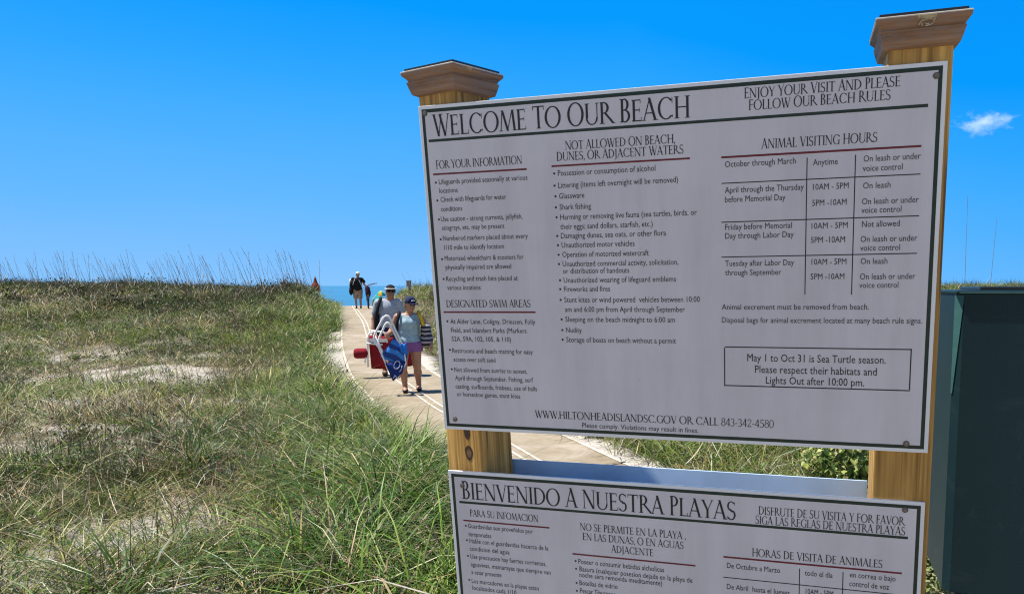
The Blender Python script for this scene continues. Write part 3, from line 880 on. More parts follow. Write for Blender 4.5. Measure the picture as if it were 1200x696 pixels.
# ---- lettering: roman capitals drawn from strokes
def glyph(ch):
    T, t = .135, .05
    S = []                                            # list of polygons
    def poly(*p): S.append(list(p))
    def stem(x, y0=0, y1=1, w=T): poly((x-w/2, y0), (x+w/2, y0), (x+w/2, y1), (x-w/2, y1))
    def serif(x, y, l=.30, h=.032):
        s_ = 1 if y < .5 else -1
        poly((x-l/2, y), (x+l/2, y), (x+l/2-.02, y+s_*h), (x-l/2+.02, y+s_*h))
    def bar(x0, x1, y, h=t): poly((x0, y-h/2), (x1, y-h/2), (x1, y+h/2), (x0, y+h/2))
    def diag(x0, y0, x1, y1, w): poly((x0-w/2, y0), (x0+w/2, y0), (x1+w/2, y1), (x1-w/2, y1))
    def arc(cx, cy, rx, ry, a0, a1, T_=T, t_=t, n=14):
        A = [rad(a0+(a1-a0)*i/n) for i in range(n+1)]
        for a, c in zip(A[:-1], A[1:]):
            o0 = (cx+rx*math.cos(a), cy+ry*math.sin(a)); o1 = (cx+rx*math.cos(c), cy+ry*math.sin(c))
            i0 = (cx+(rx-T_)*math.cos(a), cy+(ry-t_)*math.sin(a)); i1 = (cx+(rx-T_)*math.cos(c), cy+(ry-t_)*math.sin(c))
            S.append([o0, o1, i1, i0])
    w = .7
    if ch == 'A':
        diag(.06, 0, .40, 1, t*1.2); diag(.72, 0, .38, 1.04, T*1.05); bar(.16, .60, .34); serif(.06, 0, .24); serif(.74, 0, .30); w = .84
    elif ch == 'B':
        stem(.15); arc(.26, .755, .28, .265, -90, 90); arc(.26, .265, .35, .285, -90, 90); bar(.08, .28, .975); bar(.2, .28, .515); bar(.08, .28, .02); serif(.08, 0, .16); serif(.08, 1, .16); w = .68
    elif ch in 'CG':
        arc(.50, .5, .47, .52, 42, 318); stem(.845, .72, .98, .035)
        if ch == 'G': stem(.80, .02, .44, .11); serif(.80, .44, .3)
        else: stem(.86, .08, .2, .03)
        w = .95
    elif ch == 'D':
        stem(.15); arc(.28, .5, .58, .5, -90, 90, T*1.05); bar(.05, .3, .975); bar(.05, .3, .025); w = .92
    elif ch in 'EF':
        stem(.15); bar(.04, .54, .975); bar(.2, .48, .52); stem(.53, .83, 1, .03); stem(.48, .43, .61, .025)
        if ch == 'E': bar(.04, .58, .025); stem(.57, 0, .18, .03)
        else: serif(.15, 0)
        w = .66 if ch == 'E' else .62
    elif ch == 'H':
        stem(.15); stem(.75); bar(.2, .7, .51); [serif(x, y) for x in (.15, .75) for y in (0, 1)]; w = .92
    elif ch == 'I':
        stem(.17); serif(.17, 0); serif(.17, 1); w = .36
    elif ch == 'J':
        stem(.2, -.1, 1); serif(.2, 1); diag(.02, -.27, .2, -.1, .07); w = .40
    elif ch == 'L':
        stem(.15); bar(.04, .56, .025); stem(.56, 0, .2, .03); serif(.15, 1); w = .62
    elif ch == 'M':
        diag(.08, 0, .2, 1, t); diag(.22, 1, .52, 0, T); diag(.50, 0, .84, 1, t); diag(.96, 0, .86, 1, T); serif(.08, 0, .22); serif(.97, 0, .3); serif(.17, 1, .16); serif(.90, 1, .14); w = 1.1
    elif ch == 'N':
        stem(.12, 0, 1, t); diag(.12, 1, .76, 0, T*1.1); stem(.78, 0, 1, t); serif(.12, 0, .24); serif(.06, 1, .18); serif(.78, 1, .26); w = .94
    elif ch in 'OQ':
        arc(.5, .5, .5, .53, 0, 360, T*1.05, t, 26); w = 1.04
    elif ch in 'PR':
        stem(.15); arc(.26, .74, .31, .27, -90, 90); bar(.05, .28, .985); bar(.2, .28, .495); serif(.15, 0)
        w = .62
        if ch == 'R': diag(.82, 0, .34, .5, T*1.1); serif(.84, 0, .2); w = .84
    elif ch == 'S':
        arc(.28, .755, .25, .265, 35, 250, .10, t); arc(.28, .27, .28, .285, -150, 70, .11, t); diag(.36, .42, .2, .6, .14); stem(.49, .80, .98, .03); stem(.02, .03, .22, .03); w = .62
    elif ch == 'T':
        stem(.37); bar(.02, .72, .975); serif(.37, 0); stem(.03, .82, 1, .035); stem(.71, .82, 1, .035); w = .76
    elif ch == 'U':
        stem(.15, .3, 1); arc(.44, .33, .36, .35, 180, 360, .1, t); stem(.76, .3, 1, t); serif(.15, 1, .28); serif(.76, 1, .24); w = .9
    elif ch == 'V':
        diag(.1, 1, .42, -.02, T); diag(.42, -.02, .72, 1, t); serif(.1, 1, .28); serif(.72, 1, .22); w = .8
    elif ch == 'W':
        diag(.1, 1, .36, -.02, T); diag(.36, -.02, .60, 1, t); diag(.50, 1, .80, -.02, T); diag(.80, -.02, 1.06, 1, t); serif(.1, 1, .26); serif(.56, 1, .26); serif(1.06, 1, .2); w = 1.14
    elif ch == 'Y':
        stem(.38, 0, .48); diag(.08, 1, .38, .44, T); diag(.40, .46, .68, 1, t); serif(.38, 0); serif(.09, 1, .26); serif(.68, 1, .2); w = .76
    elif ch == '0': arc(.3, .5, .29, .52, 0, 360, .085, t, 20); w = .64
    elif ch == '2': arc(.28, .72, .25, .27, -10, 170, .09, t); diag(.06, .04, .46, .64, .07); bar(.03, .55, .045, .08); w = .6
    elif ch == '3': arc(.24, .72, .24, .27, -80, 150, .09, t); arc(.22, .25, .3, .28, -140, 90, .1, t); w = .58
    elif ch == '4': stem(.42, 0, 1, .11); bar(.02, .58, .27, .06); diag(.05, .28, .42, 1, .07); w = .64
    elif ch == '5': arc(.22, .30, .32, .33, -140, 100, .1, t); stem(.14, .5, 1, .06); bar(.12, .5, .96, .08); w = .6
    elif ch == '8': arc(.29, .75, .23, .25, 0, 360, .08, t, 18); arc(.29, .27, .28, .29, 0, 360, .09, t, 18); w = .6
    elif ch == '-': bar(.04, .32, .36, .06); w = .38
    elif ch == '.': poly((.04,0), (.16,0), (.16,.12), (.04,.12)); w = .22
    elif ch == ',': poly((.04,.1), (.16,.1), (.1,-.14), (.05,-.12)); poly((.04,0), (.16,0), (.16,.12), (.04,.12)); w = .22
    else: w = .36
    return S, w

def caps_width(txt):
    return sum(glyph(c)[1] for c in txt) - .04

class Lettering:
    """polygons in sign coordinates"""
    def __init__(s): s.mb = MB()
    def roman(s, txt, p0, p1x, cap, first=1.0, d=-.0010):
        u0, v0 = uv(*p0); u1, _ = uv(p1x[0], p1x[1])
        k = (u1-u0)/caps_width(txt); x = u0
        for j, c in enumerate(txt):
            S, w = glyph(c)
            big = first if (j == 0 or txt[j-1] == ' ') else 1.0
            for i, P in enumerate(S):
                dd = d - .000025*(i % 9)
                s.mb.add([(x+px*k, dd, v0+py*cap*big) for px, py in P], [tuple(range(len(P)))])
            x += w*k
        return s
    def sans(s, txt, p0, p1, cap, d=-.0010, bold=0.0):
        u0, v0 = uv(*p0); u1, _ = uv(*p1)
        V, Fc, wd = text_mesh(txt, bold)
        kx = (u1-u0)/wd; kz = cap/CAPH
        s.mb.add([(u0+p[0]*kx, d, v0+p[1]*kz) for p in V], Fc)
        return s
    def bullet(s, p, r=.0028, d=-.0010):
        u, v = uv(*p)
        s.mb.add([(u+r*math.cos(a*math.pi/5), d, v+r*math.sin(a*math.pi/5)) for a in range(10)], [tuple(range(10))])
        return s
    def rule(s, p0, p1, h, d=-.0008):
        u0, v0 = uv(*p0); u1, v1 = uv(*p1); v = (v0+v1)/2
        s.mb.rect(u0, u1, v-h/2, v+h/2, d); return s
    def vrule(s, p0, p1, w, d=-.0008):
        u0, v0 = uv(*p0); u1, v1 = uv(*p1); u = (u0+u1)/2
        s.mb.rect(u-w/2, u+w/2, min(v0,v1), max(v0,v1), d); return s
    def build(s, name, mat, parent):
        me = bpy.data.meshes.new(name)
        me.from_pydata([(p[0]-BASE[0], p[1]-BASE[1], p[2]-BASE[2]) for p in s.mb.v], [], s.mb.f)
        me.materials.append(mat)
        return link(bpy.data.objects.new(name, me), parent)

_fc = bpy.data.curves.new('tmp_text', 'FONT'); _fc.resolution_u = 2
_fo = link(bpy.data.objects.new('tmp_text', _fc))
def text_mesh(txt, bold=0.0):
    _fc.body = txt; _fc.offset = bold
    bpy.context.view_layer.update()
    dg = bpy.context.evaluated_depsgraph_get()
    ev = _fo.evaluated_get(dg); me = ev.to_mesh()
    n = len(me.vertices); co = np.empty(n*3, np.float32); me.vertices.foreach_get('co', co); co = co.reshape(-1, 3)
    fs = [tuple(p.vertices) for p in me.polygons]
    ev.to_mesh_clear()
    x0 = co[:, 0].min(); V = co[:, :2].copy(); V[:, 0] -= x0
    return V, fs, float(V[:, 0].max())
CAPH = float(text_mesh('H')[0][:, 1].max())

def board(v_top, h, name, label):
    o = MB().box(0, W1, 0, .005, v_top-h, v_top)
    p = sb(o, name, m_white, bevel=.0012); p['label'] = label
    m_, s_ = .0088, .0082
    f = MB().rect(m_+s_, W1-m_-s_, v_top-h+m_+s_, v_top-m_-s_, -.0004)
    sb(f, 'printed_face', m_face, p)
    g = MB()
    a, b_, c, d_ = m_, W1-m_, v_top-h+m_, v_top-m_
    g.rect(a, b_, d_-s_, d_, -.0006); g.rect(a, b_, c, c+s_, -.0006)
    g.rect(a, a+s_, c+s_, d_-s_, -.0006); g.rect(b_-s_, b_, c+s_, d_-s_, -.0006)
    sb(g, 'green_border', m_green, p)
    return p

bd1 = board(0, H1, 'board', 'upper English board headed WELCOME TO OUR BEACH')
bd2 = board(V2, H2, 'board', 'lower Spanish board headed BIENVENIDO A NUESTRA PLAYAS')

# screws
m_steel = plain('dull_steel', (.20,.185,.17), .5, .3, 90, metal=.6)
m_rust = plain('stained_ring', (.14,.11,.08), .7, .4, 90)
for (px, py), bd in (((498,133.5),bd1), ((1097.3,89),bd1), ((533.5,491),bd1), ((1062,519.5),bd1), ((542,568.6),bd2), ((1060.5,597),bd2)):
    u, v = uv(px, py)
    s_ = MB(); s_.lathe([(.0068,-.0012),(.0068,-.0016),(.0062,-.0019)], (u,0,v), 18, 'y')
    w_ = sb(s_, 'washer', m_rust, bd)
    s_ = MB(); s_.lathe([(.0046,-.0019),(.0043,-.0030),(.003,-.0033)], (u,0,v), 14, 'y')
    sb(s_, 'screw', m_steel, bd)

# ---------- English text
L = Lettering()
L.roman('WELCOME TO OUR BEACH', (508.5,160), (808.5,135.4), .0475, 1.08)
L.build('title_lettering', m_ink, bd1); L = Lettering()
L.roman('ENJOY YOUR VISIT AND PLEASE', (872,115.8), (1055,104.3), .0205, 1.08)
L.roman('FOLLOW OUR BEACH RULES', (877.3,129.6), (1043.5,120.3), .0205, 1.08)
L.build('slogan_lettering', m_ink, bd1)
L = Lettering()
L.roman('FOR YOUR INFORMATION', (511.4,198.2), (612,191.3), .0195, 1.05)
L.build('heading_lettering', m_ink, bd1); L = Lettering()
L.roman('NOT ALLOWED ON BEACH,', (662.6,176), (791.3,169), .0195, 1.05)
L.roman('DUNES, OR ADJACENT WATERS', (652.5,189), (801.2,180.8), .0195, 1.05)
L.build('heading_lettering', m_ink, bd1); L = Lettering()
L.roman('ANIMAL VISITING HOURS', (892.4,174.6), (1028,168), .020, 1.05)
L.build('heading_lettering', m_ink, bd1); L = Lettering()
L.roman('DESIGNATED SWIM AREAS', (523.4,360), (622,360), .0185, 1.0)
L.build('heading_lettering', m_ink, bd1); L = Lettering()
L.roman('WWW.HILTONHEADISLANDSC.GOV OR CALL 843-342-4580', (627.4,489), (906.9,499.6), .0195, 1.0)
L.build('heading_lettering', m_ink, bd1)
R1 = Lettering(); R1.rule((507.8,205.7), (617.3,197.3), .0042); R1.build('red_rule', m_redink, bd1)
R1 = Lettering(); R1.rule((646.5,195.3), (808.5,185.6), .0042); R1.build('red_rule', m_redink, bd1)
R1 = Lettering(); R1.rule((845.3,183.7), (1079.7,172.5), .0045); R1.build('red_rule', m_redink, bd1)
R1 = Lettering(); R1.rule((520,365.4), (627.7,366.1), .0042); R1.build('red_rule', m_redink, bd1)
G1 = Lettering(); G1.rule((502.6,166), (1087.6,123.3), .0065); G1.build('green_rule', m_green, bd1)

A, Bd = Lettering(), Lettering()
c1 = .0124
def li(obj, txt, x0, y0, x1, y1=None, cap=c1, bul=None, bold=.0):
    obj.sans(txt, (x0, y0), (x1, y0 if y1 is None else y1), cap, bold=bold)
    if bul: A.bullet(bul)
li(A, 'Lifeguards provided seasonally at various', 514.7,216.4, 618.2,209.8, bul=(511,214.2))
li(A, 'locations', 515.1,226.6, 536.6,225.5)
li(A, 'Check with lifeguards for water', 516.6,237, 593.5,233, bul=(512.7,235.2))
li(A, 'conditions', 517.1,248, 542,247)
li(A, 'Use caution - strong currents, jellyfish,', 517.1,259.8, 612.4,256, bul=(514.6,257.4))
li(A, 'stingrays, etc. may be present', 518.3,270, 591.4,268)
li(A, 'Numbered markers placed about every', 519.5,282.2, 618.7,279, bul=(516.6,280.6))
li(A, '1/10 mile to identify location', 521,293, 590.9,292)
li(A, 'Motorized wheelchairs & scooters for', 521.5,305.6, 613.8,303.5, bul=(518.3,303.8))
li(A, 'physically impaired are allowed', 522.5,316, 599.4,315)
li(A, 'Recycling and trash bins placed at', 523.2,329.5, 607,328.5, bul=(520,327))
li(A, 'various locations', 524.4,339.8, 563.5,339.5)
li(Bd, 'At Alder Lane, Coligny, Driessen, Folly', 528,379.3, 627.5,380, bul=(524.4,376.4), bold=.0)
li(Bd, 'Field, and Islanders Parks (Markers', 528.8,389.5, 617.2,390.5, bold=.0)
li(Bd, '52A, 59A, 102, 105, & 110)', 529.6,399.6, 599,400.5, bold=.0)
li(A, 'Restrooms and beach matting for easy', 530.5,413.3, 624.6,415, bul=(527.4,409.8))
li(A, 'access over soft sand', 531.8,423.5, 580.9,424.5)
li(A, 'Not allowed from sunrise to sunset,', 532.7,435.5, 618,438.5, bul=(529.6,432.4))
li(A, 'April through September. Fishing, surf', 533.7,445.2, 625,449)
li(A, 'casting, surfboards, frisbees, use of balls', 534.2,455, 629.5,459.5)
li(A, 'or horseshoe games, stunt kites', 535.9,464, 610,468)
A.build('body_lettering', m_ink2, bd1); A = Lettering(); Bd.build('bold_lettering', m_ink, bd1); Bd = Lettering()
c2 = .0132
mid = [('Possession or consumption of alcohol',654,206.5,768.2,200,1),('Littering (items left overnight will be removed)',654.4,220.7,794.7,213.5,1),
 ('Glassware',655.5,233.2,685,232,1),('Shark fishing',656,246.1,692.8,244.8,1),('Harming or removing live fauna (sea turtles, birds, or',656.8,257.8,816.7,251.5,1),
 ('their eggs; sand dollars, starfish, etc.)',656.8,269,765,266,0),('Damaging dunes, sea oats, or other flora',657.6,279.6,780.6,276,1),('Unauthorized motor vehicles',658.4,290.4,743.8,288,1),
 ('Operation of motorized watercraft',659.2,301.5,760.4,299.5,1),('Unauthorized commercial activity, solicitation,',659.6,312.4,795,310.5,1),('or distribution of handouts',660,320.8,737.6,320,0),
 ('Unauthorized wearing of lifeguard emblems',660.8,331.4,792.3,330.8,1),('Fireworks and fires',661.1,341.8,715,341.8,1),('Stunt kites or wind powered  vehicles between 10:00',661.5,354.3,820.2,354.8,1),
 ('am and 6:00 pm from April through September',662.3,365.5,802.7,366.5,0),('Sleeping on the beach midnight to 6:00 am',662.7,377.1,791.1,378.8,1),('Nudity',663.5,389.6,682,390,1),
 ('Storage of boats on beach without a permit',663.9,400.8,792.3,403.5,1)]
for t_, x0, y0, x1, y1, bl in mid:
    li(A, t_, x0, y0, x1, y1, c2, (x0-4.4, y0-2.9) if bl else None)
A.build('body_lettering', m_ink2, bd1); A = Lettering()
c3 = .0130
tab = [('October through March',849.6,196.3,932.5,192.5),('Anytime',952.7,194.2,981.7,193),('On leash or under',1011.9,189.9,1078.8,187),('voice control',1011,201.2,1057.7,199),
 ('April through the Thursday',849.6,226.5,941.9,223),('before Memorial Day',849.6,237.4,920.4,235),('10AM - 5PM',952.7,222.9,994.4,221),('5PM -10AM',951.8,241.6,992,240),
 ('On leash',1011.3,221.4,1043.5,220),('On leash or under',1010,239.8,1076.4,237.5),('voice control',1009.4,250,1056.2,248.5),
 ('Friday before Memorial',849.9,269.6,927.8,267.5),('Day through Labor Day',849.9,280,930.1,278.5),('10AM - 5PM',951,268.4,993.3,267.4),('5PM -10AM',950.3,284.8,990.2,284),
 ('Not allowed',1010,266.4,1054.2,265.5),('On leash or under',1008.4,283.8,1074.7,282.5),('voice control',1008,294.1,1054.6,293.5),
 ('Tuesday after Labor Day',849.9,312,930.5,311),('through September',849.9,322.8,915.4,322.3),('10AM - 5PM',951,310.4,991.8,310),('5PM -10AM',949.9,327.5,989.4,327.3),
 ('On leash',1008.4,309.6,1039.9,309.3),('On leash or under',1007.7,327.5,1072.4,327),('voice control',1006.9,337.5,1052.6,337.3)]
for t_, x0, y0, x1, y1 in tab: li(A, t_, x0, y0, x1, y1, c3)
A.build('table_lettering', m_ink2, bd1); A = Lettering()
li(A, 'Disposal bags for animal excrement located at many beach rule signs.', 846,378, 1080.6,378.5, c3)
A.build('body_lettering', m_ink2, bd1); A = Lettering()
li(A, 'Please comply. Violations may result in fines.', 682.5,500.6, 818.6,506, .0125, bold=.0)
li(Bd, 'Animal excrement must be removed from beach.', 846,362.8, 1018.1,362.8, c3, bold=.0)
Bd.build('bold_lettering', m_ink, bd1); Bd = Lettering()
li(Bd, 'May 1 to Oct 31 is Sea Turtle season.', 875.8,423, 1037.9,424.5, .0175, bold=.0)
li(Bd, 'Please respect their habitats and', 884.8,436.6, 1027.4,438.3, .0175, bold=.0)
li(Bd, 'Lights Out after 10:00 pm.', 897.5,449.4, 1012.7,451, .0175, bold=.0)
A.build('body_lettering', m_ink2, bd1)
Bd.build('bold_lettering', m_ink, bd1)
K = Lettering()
for p, q in (((845.6,214.4),(1078.5,205)), ((845.6,260.3),(1077,253.4)), ((845.6,301.5),(1074.7,296.8))): K.rule(p, q, .0022)
K.vrule((945.8,185), (943.3,345.3), .0022, -.0007); K.vrule((1002.5,181.6), (998,345.3), .0022, -.0007)
K.rule((849.5,407.3), (1067.4,408.5), .0026); K.rule((849,452.3), (1066.2,456.6), .0026)
K.vrule((849.5,407.3), (849,452.3), .0026, -.0007); K.vrule((1067.4,408.5), (1066.2,456.6), .0026, -.0007)
K.build('table_lines', m_ink, bd1)

# ---------- Spanish text
L = Lettering()
L.roman('BIENVENIDO A NUESTRA PLAYAS', (542,583.8), (862.5,611.5), .0475, 1.08)
L.build('title_lettering', m_ink, bd2); L = Lettering()
L.roman('DISFRUTE DE SU VISITA Y FOR FAVOR', (888.9,602.3), (1059.9,611.5), .0205, 1.05)
L.roman('SIGA LAS REGLAS DE NUESTRA PLAYAS', (885.3,613), (1060.8,623.2), .0205, 1.05)
L.build('slogan_lettering', m_ink, bd2)
L = Lettering()
L.roman('PARA SU INFOMACION', (551,604.4), (631.1,614.5), .0195, 1.05)
L.build('heading_lettering', m_ink, bd2); L = Lettering()
L.roman('NO SE PERMITE EN LA PLAYA ,', (680,620.6), (803.9,631), .0195, 1.05)
L.roman('EN LAS DUNAS, O EN AGUAS', (683,632), (801.2,642.4), .0195, 1.05)
L.roman('ADJACENTE', (716.6,646.6), (765.8,651.5), .0195, 1.05)
L.build('heading_lettering', m_ink, bd2); L = Lettering()
L.roman('HORAS DE VISITA DE ANIMALES', (881.3,651), (1034.2,661), .020, 1.05)
L.build('heading_lettering', m_ink, bd2)
R1 = Lettering(); R1.rule((542.9,607), (644,620.2), .0042); R1.build('red_rule', m_redink, bd2)
R1 = Lettering(); R1.rule((671,648.4), (815,662.2), .0042); R1.build('red_rule', m_redink, bd2)
R1 = Lettering(); R1.rule((847.9,653.8), (1057,669.2), .0045); R1.build('red_rule', m_redink, bd2)
G1 = Lettering(); G1.rule((538.4,587.5), (1063.8,630.1), .0065); G1.build('green_rule', m_green, bd2)
A = Lettering()
def ls(txt, x0, y0, x1, cap=c2, bul=None):
    A.sans(txt, (x0, y0), (x1, y0), cap, bold=.0)
    if bul: A.bullet(bul)
ls('Guardavidas son proveñidos por', 548.8,618, 624, bul=(546,615.6))
ls('temporadas', 549.3,627.6, 575.7)
ls('Hable con el guardavidas hacerca de la', 550.6,635.6, 642.2, bul=(547.4,632.4))
ls('condicion del agua', 550.8,644.5, 597)
ls('Use precaucion hay fuertes corrientes,', 551.6,653.7, 639.8, bul=(548.5,650.8))
ls('aguavivas, mantarayas que siempre van', 552.1,662.9, 644.9)
ls('a estar presente', 552.7,672, 587.6)
ls('Los marcadores en la playas estan', 553.2,682.4, 631, bul=(550,678.8))
ls('localizados cada 1/10', 554,690.4, 605)
A.build('body_lettering', m_ink2, bd2); A = Lettering()
ls('Poseer o consumir bebidas alcholicas', 678,659.8, 778, .0140, (674.6,656.8))
ls('Basura (cualquier posesion dejada en la playa de', 679.3,668.6, 811.3, .0140, (675.2,665.8))
ls('noche sera removida imeditamente)', 679.2,675.4, 775.8, .0140)
ls('Botellas de vidrio', 679.3,684.8, 723.7, .0140, (675.8,682.4))
ls('Pescar Tiburones', 680,694, 720.8, .0140, (676.2,691.6))
A.build('body_lettering', m_ink2, bd2); A = Lettering()
ls('De Octubre a Marzo', 851.9,664.8, 914.2, .0142); ls('todo el dia', 943.1,673.6, 975.8, .0142)
ls('en correa o bajo', 995.8,675.6, 1049.6, .0142); ls('control de voz', 995.2,686, 1042, .0142)
ls('De Abril  hasta el Jueves', 851.9,689.4, 925.4, .0142); ls('10AM - 5PM', 944.2,695.2, 976.5, .0142)
A.build('table_lettering', m_ink2, bd2)
K = Lettering()
K.rule((847.9,679.2), (1056.7,693), .0022)
u_a, v_a = uv(937, 665.6); u_b, v_b = uv(988, 669.8)
K.mb.rect(u_a-.0011, u_a+.0011, v_a-.22, v_a, -.0007); K.mb.rect(u_b-.0011, u_b+.0011, v_b-.22, v_b, -.0007)
K.build('table_lines', m_ink, bd2)
bpy.data.objects.remove(_fo); bpy.data.curves.remove(_fc)

# ---------- posts and caps
m_post = wood('pine_post', (.22,.105,.016), (.80,.475,.13), 60, 'z')
m_postk = wood('knotty_pine_post', (.22,.105,.016), (.80,.475,.13), 70, 'z',
               knots=())
m_cap = wood('weathered_cap', (.13,.07,.04), (.48,.28,.16), 55, 'x', weather=.6)
m_plate = plain('black_cap_plate', (.012,.013,.016), .35, .2, 20)
m_edge = plain('sunlit_cap_edge', (.62,.58,.52), .5, .12, 30)  # pale colour stands in for sun on the cap's edge
m_tape = plain('pale_residue', (.42,.37,.24), .75, .3, 120)
HS = .063
POSTS = ((.0565, .0065+HS*(math.cos(rad(16))+math.sin(rad(16))), rad(-16), bd1), (1.1665, .0065+HS, 0.0, bd1))
for i, (pu, pd_, pr, _) in enumerate(POSTS):
    ce = empty('tmp'); bpy.data.objects.remove(ce)
    mb = MB().box(-HS, HS, -HS, HS, -2.32, .045)
    po = mb.build('post', m_postk if i == 0 else m_post, sign, bevel=.004)
    po.location = (pu-BASE[0], pd_-BASE[1], -BASE[2]); po.rotation_euler = (0, 0, pr)
    po['label'] = ('left post, turned with a corner to the front, with a dark knot below the upper board', 'right post, standing square to the boards')[i]
    prof = [(.0635,.004),(.0665,.006),(.0735,.010),(.0755,.018),(.0790,.034),(.0810,.046),(.0820,.048),(.0820,.0535),(.0785,.055),(.0800,.061),(.0840,.068),(.0885,.074),(.0905,.077),(.0905,.086)]
    prof = [(a_, .030+(z_-.004)*.69) for a_, z_ in prof]
    vs, fs = [], []
    for s_, z in prof:
        vs += [(-s_,-s_,z),(s_,-s_,z),(s_,s_,z),(-s_,s_,z)]
    for k in range(len(prof)-1):
        for q in range(4):
            r = (q+1) % 4
            fs.append((4*k+q, 4*k+r, 4*k+4+r, 4*k+4+q))
    fs += [(3,2,1,0), tuple(4*(len(prof)-1)+q for q in range(4))]
    cp = MB().add(vs, fs).build('cap', m_cap, po)
    # rim coloured pale as its sunlit edge, and black plate on top
    rim = MB().box(-.0915,.0915,-.0915,.0915,.0861,.0895).build('rim', m_edge, po, bevel=.0015)
    MB().box(-.084,.084,-.084,.084,.0896,.0965).build('top_plate', m_plate, po, bevel=.001)
# knot on the left post's visible face, flush ring of darker wood
po_l = [o for o in sign.children if o.name.startswith('post')][0]
m_knot = plain('dark_knot', (.045,.022,.012), .7, .4, 80); m_knot2 = plain('knot_heart', (.17,.09,.04), .7, .3, 80)
def disc_face(cx, cz, rx, rz, d, n=24, inner=0):
    mb = MB()
    if inner:
        vs = [(cx+rx*math.cos(a)*f*(1+.08*math.sin(3*a)), -HS-d, cz+rz*math.sin(a)*f) for f in (1, inner) for a in np.linspace(0, 2*math.pi, n, endpoint=False)]
        mb.add(vs, [(k, (k+1) % n, n+(k+1) % n, n+k) for k in range(n)])
    else:
        mb.add([(cx+rx*math.cos(a), -HS-d, cz+rz*math.sin(a)) for a in np.linspace(0, 2*math.pi, n, endpoint=False)], [tuple(range(n))])
    return mb
disc_face(.02, -.905, .0145, .021, .0006, 26, .62).build('knot', m_knot, po_l)
disc_face(.02, -.905, .0088, .0128, .0004).build('knot', m_knot2, po_l)
disc_face(.018, -.845, .0115, .022, .0005).build('knot', m_knot, po_l)
# pale curled residue on the caps' upper moulding
po_r = [o for o in sign.children if o.name.startswith('post')][1]
def curl(parent, s, off, flip=False):
    mb = MB()
    q = lambda x, z: (x, -(.0838+max(0, z-.066)*.55) - .0025, .030+(z-.004)*.69)
    mb.add([q(off-.017*s,.0835), q(off+.017*s,.0835), q(off+.017*s,.0765), q(off+.004*s,.0735), q(off-.010*s,.0765), q(off-.017*s,.0775)], [(0,1,2,3,4,5)])
    if s > .8:
        for pts in ([(-.014,.063),(-.011,.069),(-.005,.072),(.002,.074),(.011,.072),(.0135,.067),(.011,.061),(.005,.058),(-.003,.057)],
                    [(-.015,.060),(-.012,.066),(-.009,.065),(-.008,.058)], [(-.011,.078),(-.008,.073),(-.012,.069)], [(.013,.077),(.015,.072),(.0135,.067)], [(-.002,.063),(.002,.061),(.005,.063)]):
            mb.tube([q(off+x, z) for x, z in pts], .0014, 5)
    if flip: mb.v = [(-p[1], p[0], p[2]) for p in mb.v]
    mb.build('pale_mark', m_tape, parent)
curl(po_r, 1.0, .006)
curl(po_l, .42, -.036, True)

# ---------- back board of the lower sign
BU0, BU1 = POSTS[0][0]+.058, POSTS[1][0]-HS-.001
RT, RB, RD = V2-.010, V2-.46, .055
bk = MB().add([(BU0,.1445,RT),(BU1,.1445,RT),(BU1,.1490,RT),(BU0,.1490,RT),(BU0,.1445-RD,RB),(BU1,.1445-RD,RB),(BU1,.149-RD,RB),(BU0,.149-RD,RB)],
              [(0,1,2,3),(4,7,6,5),(0,4,5,1),(1,5,6,2),(2,6,7,3),(3,7,4,0)])
m_rear = plain('pale_blue_sheet', (.42,.53,.66), .45, .16, 5)
bb = sb(bk, 'rear_board', m_rear); bb['label'] = 'plain bluish white board on the back of the posts behind the Spanish board'

# ------------------------------------------------------------------ dark green cabinet on the right
m_cab, nt, b = new_mat('dark_green_cabinet')
n1 = noise(nt, 2.5, 5, .6); n2 = noise(nt, 220, 2, .5)
n3_ = noise(nt, 9, 7, .75, dist=1.0)
cb_ = ramp(nt, n1, [(.3, (.006,.025,.031)), (.7, (.010,.034,.041))])
nt.links.new(mixc(nt, ramp(nt, n3_, [(.55, (0,0,0)), (.78, (.16,.16,.16))]), cb_, (.10,.11,.10)), b.inputs['Base Color'])
b.inputs['Roughness'].default_value = .55
b.inputs['Specular IOR Level'].default_value = .22
bump(nt, b, n2, .12, .002)
m_cabl = plain('green_edge_highlight', (.05,.15,.14), .4, .12, 30)  # lighter green painted where the cabinet's edges catch light
CD = 1.72                                             # distance of the near lower corner
r0 = ray(1104.5, 692); cc = r0*CD
zb = cc[2]+EYE
yaw = math.degrees(-0.26003)
zt = EYE-.006
cab = empty('utility_cabinet', (cc[0], cc[1], 0), (0, 0, -0.26003))
tag(cab, 'tall dark green box shaped metal cabinet to the right of the beach sign', 'cabinet')
CWd, CDp = .62, .42
ch = .016
vs, fs = [], []
fp = [(ch,0),(CWd-ch,0),(CWd,ch),(CWd,CDp),(0,CDp),(0,ch)]
for z in (zb, zt-.014):
    vs += [(x, y, z) for x, y in fp]
n = len(fp)
fs = [tuple(range(n-1,-1,-1)), tuple(range(n, 2*n))] + [(k, (k+1) % n, n+(k+1) % n, n+k) for k in range(n)]
MB().add(vs, fs).build('body', m_cab, cab)
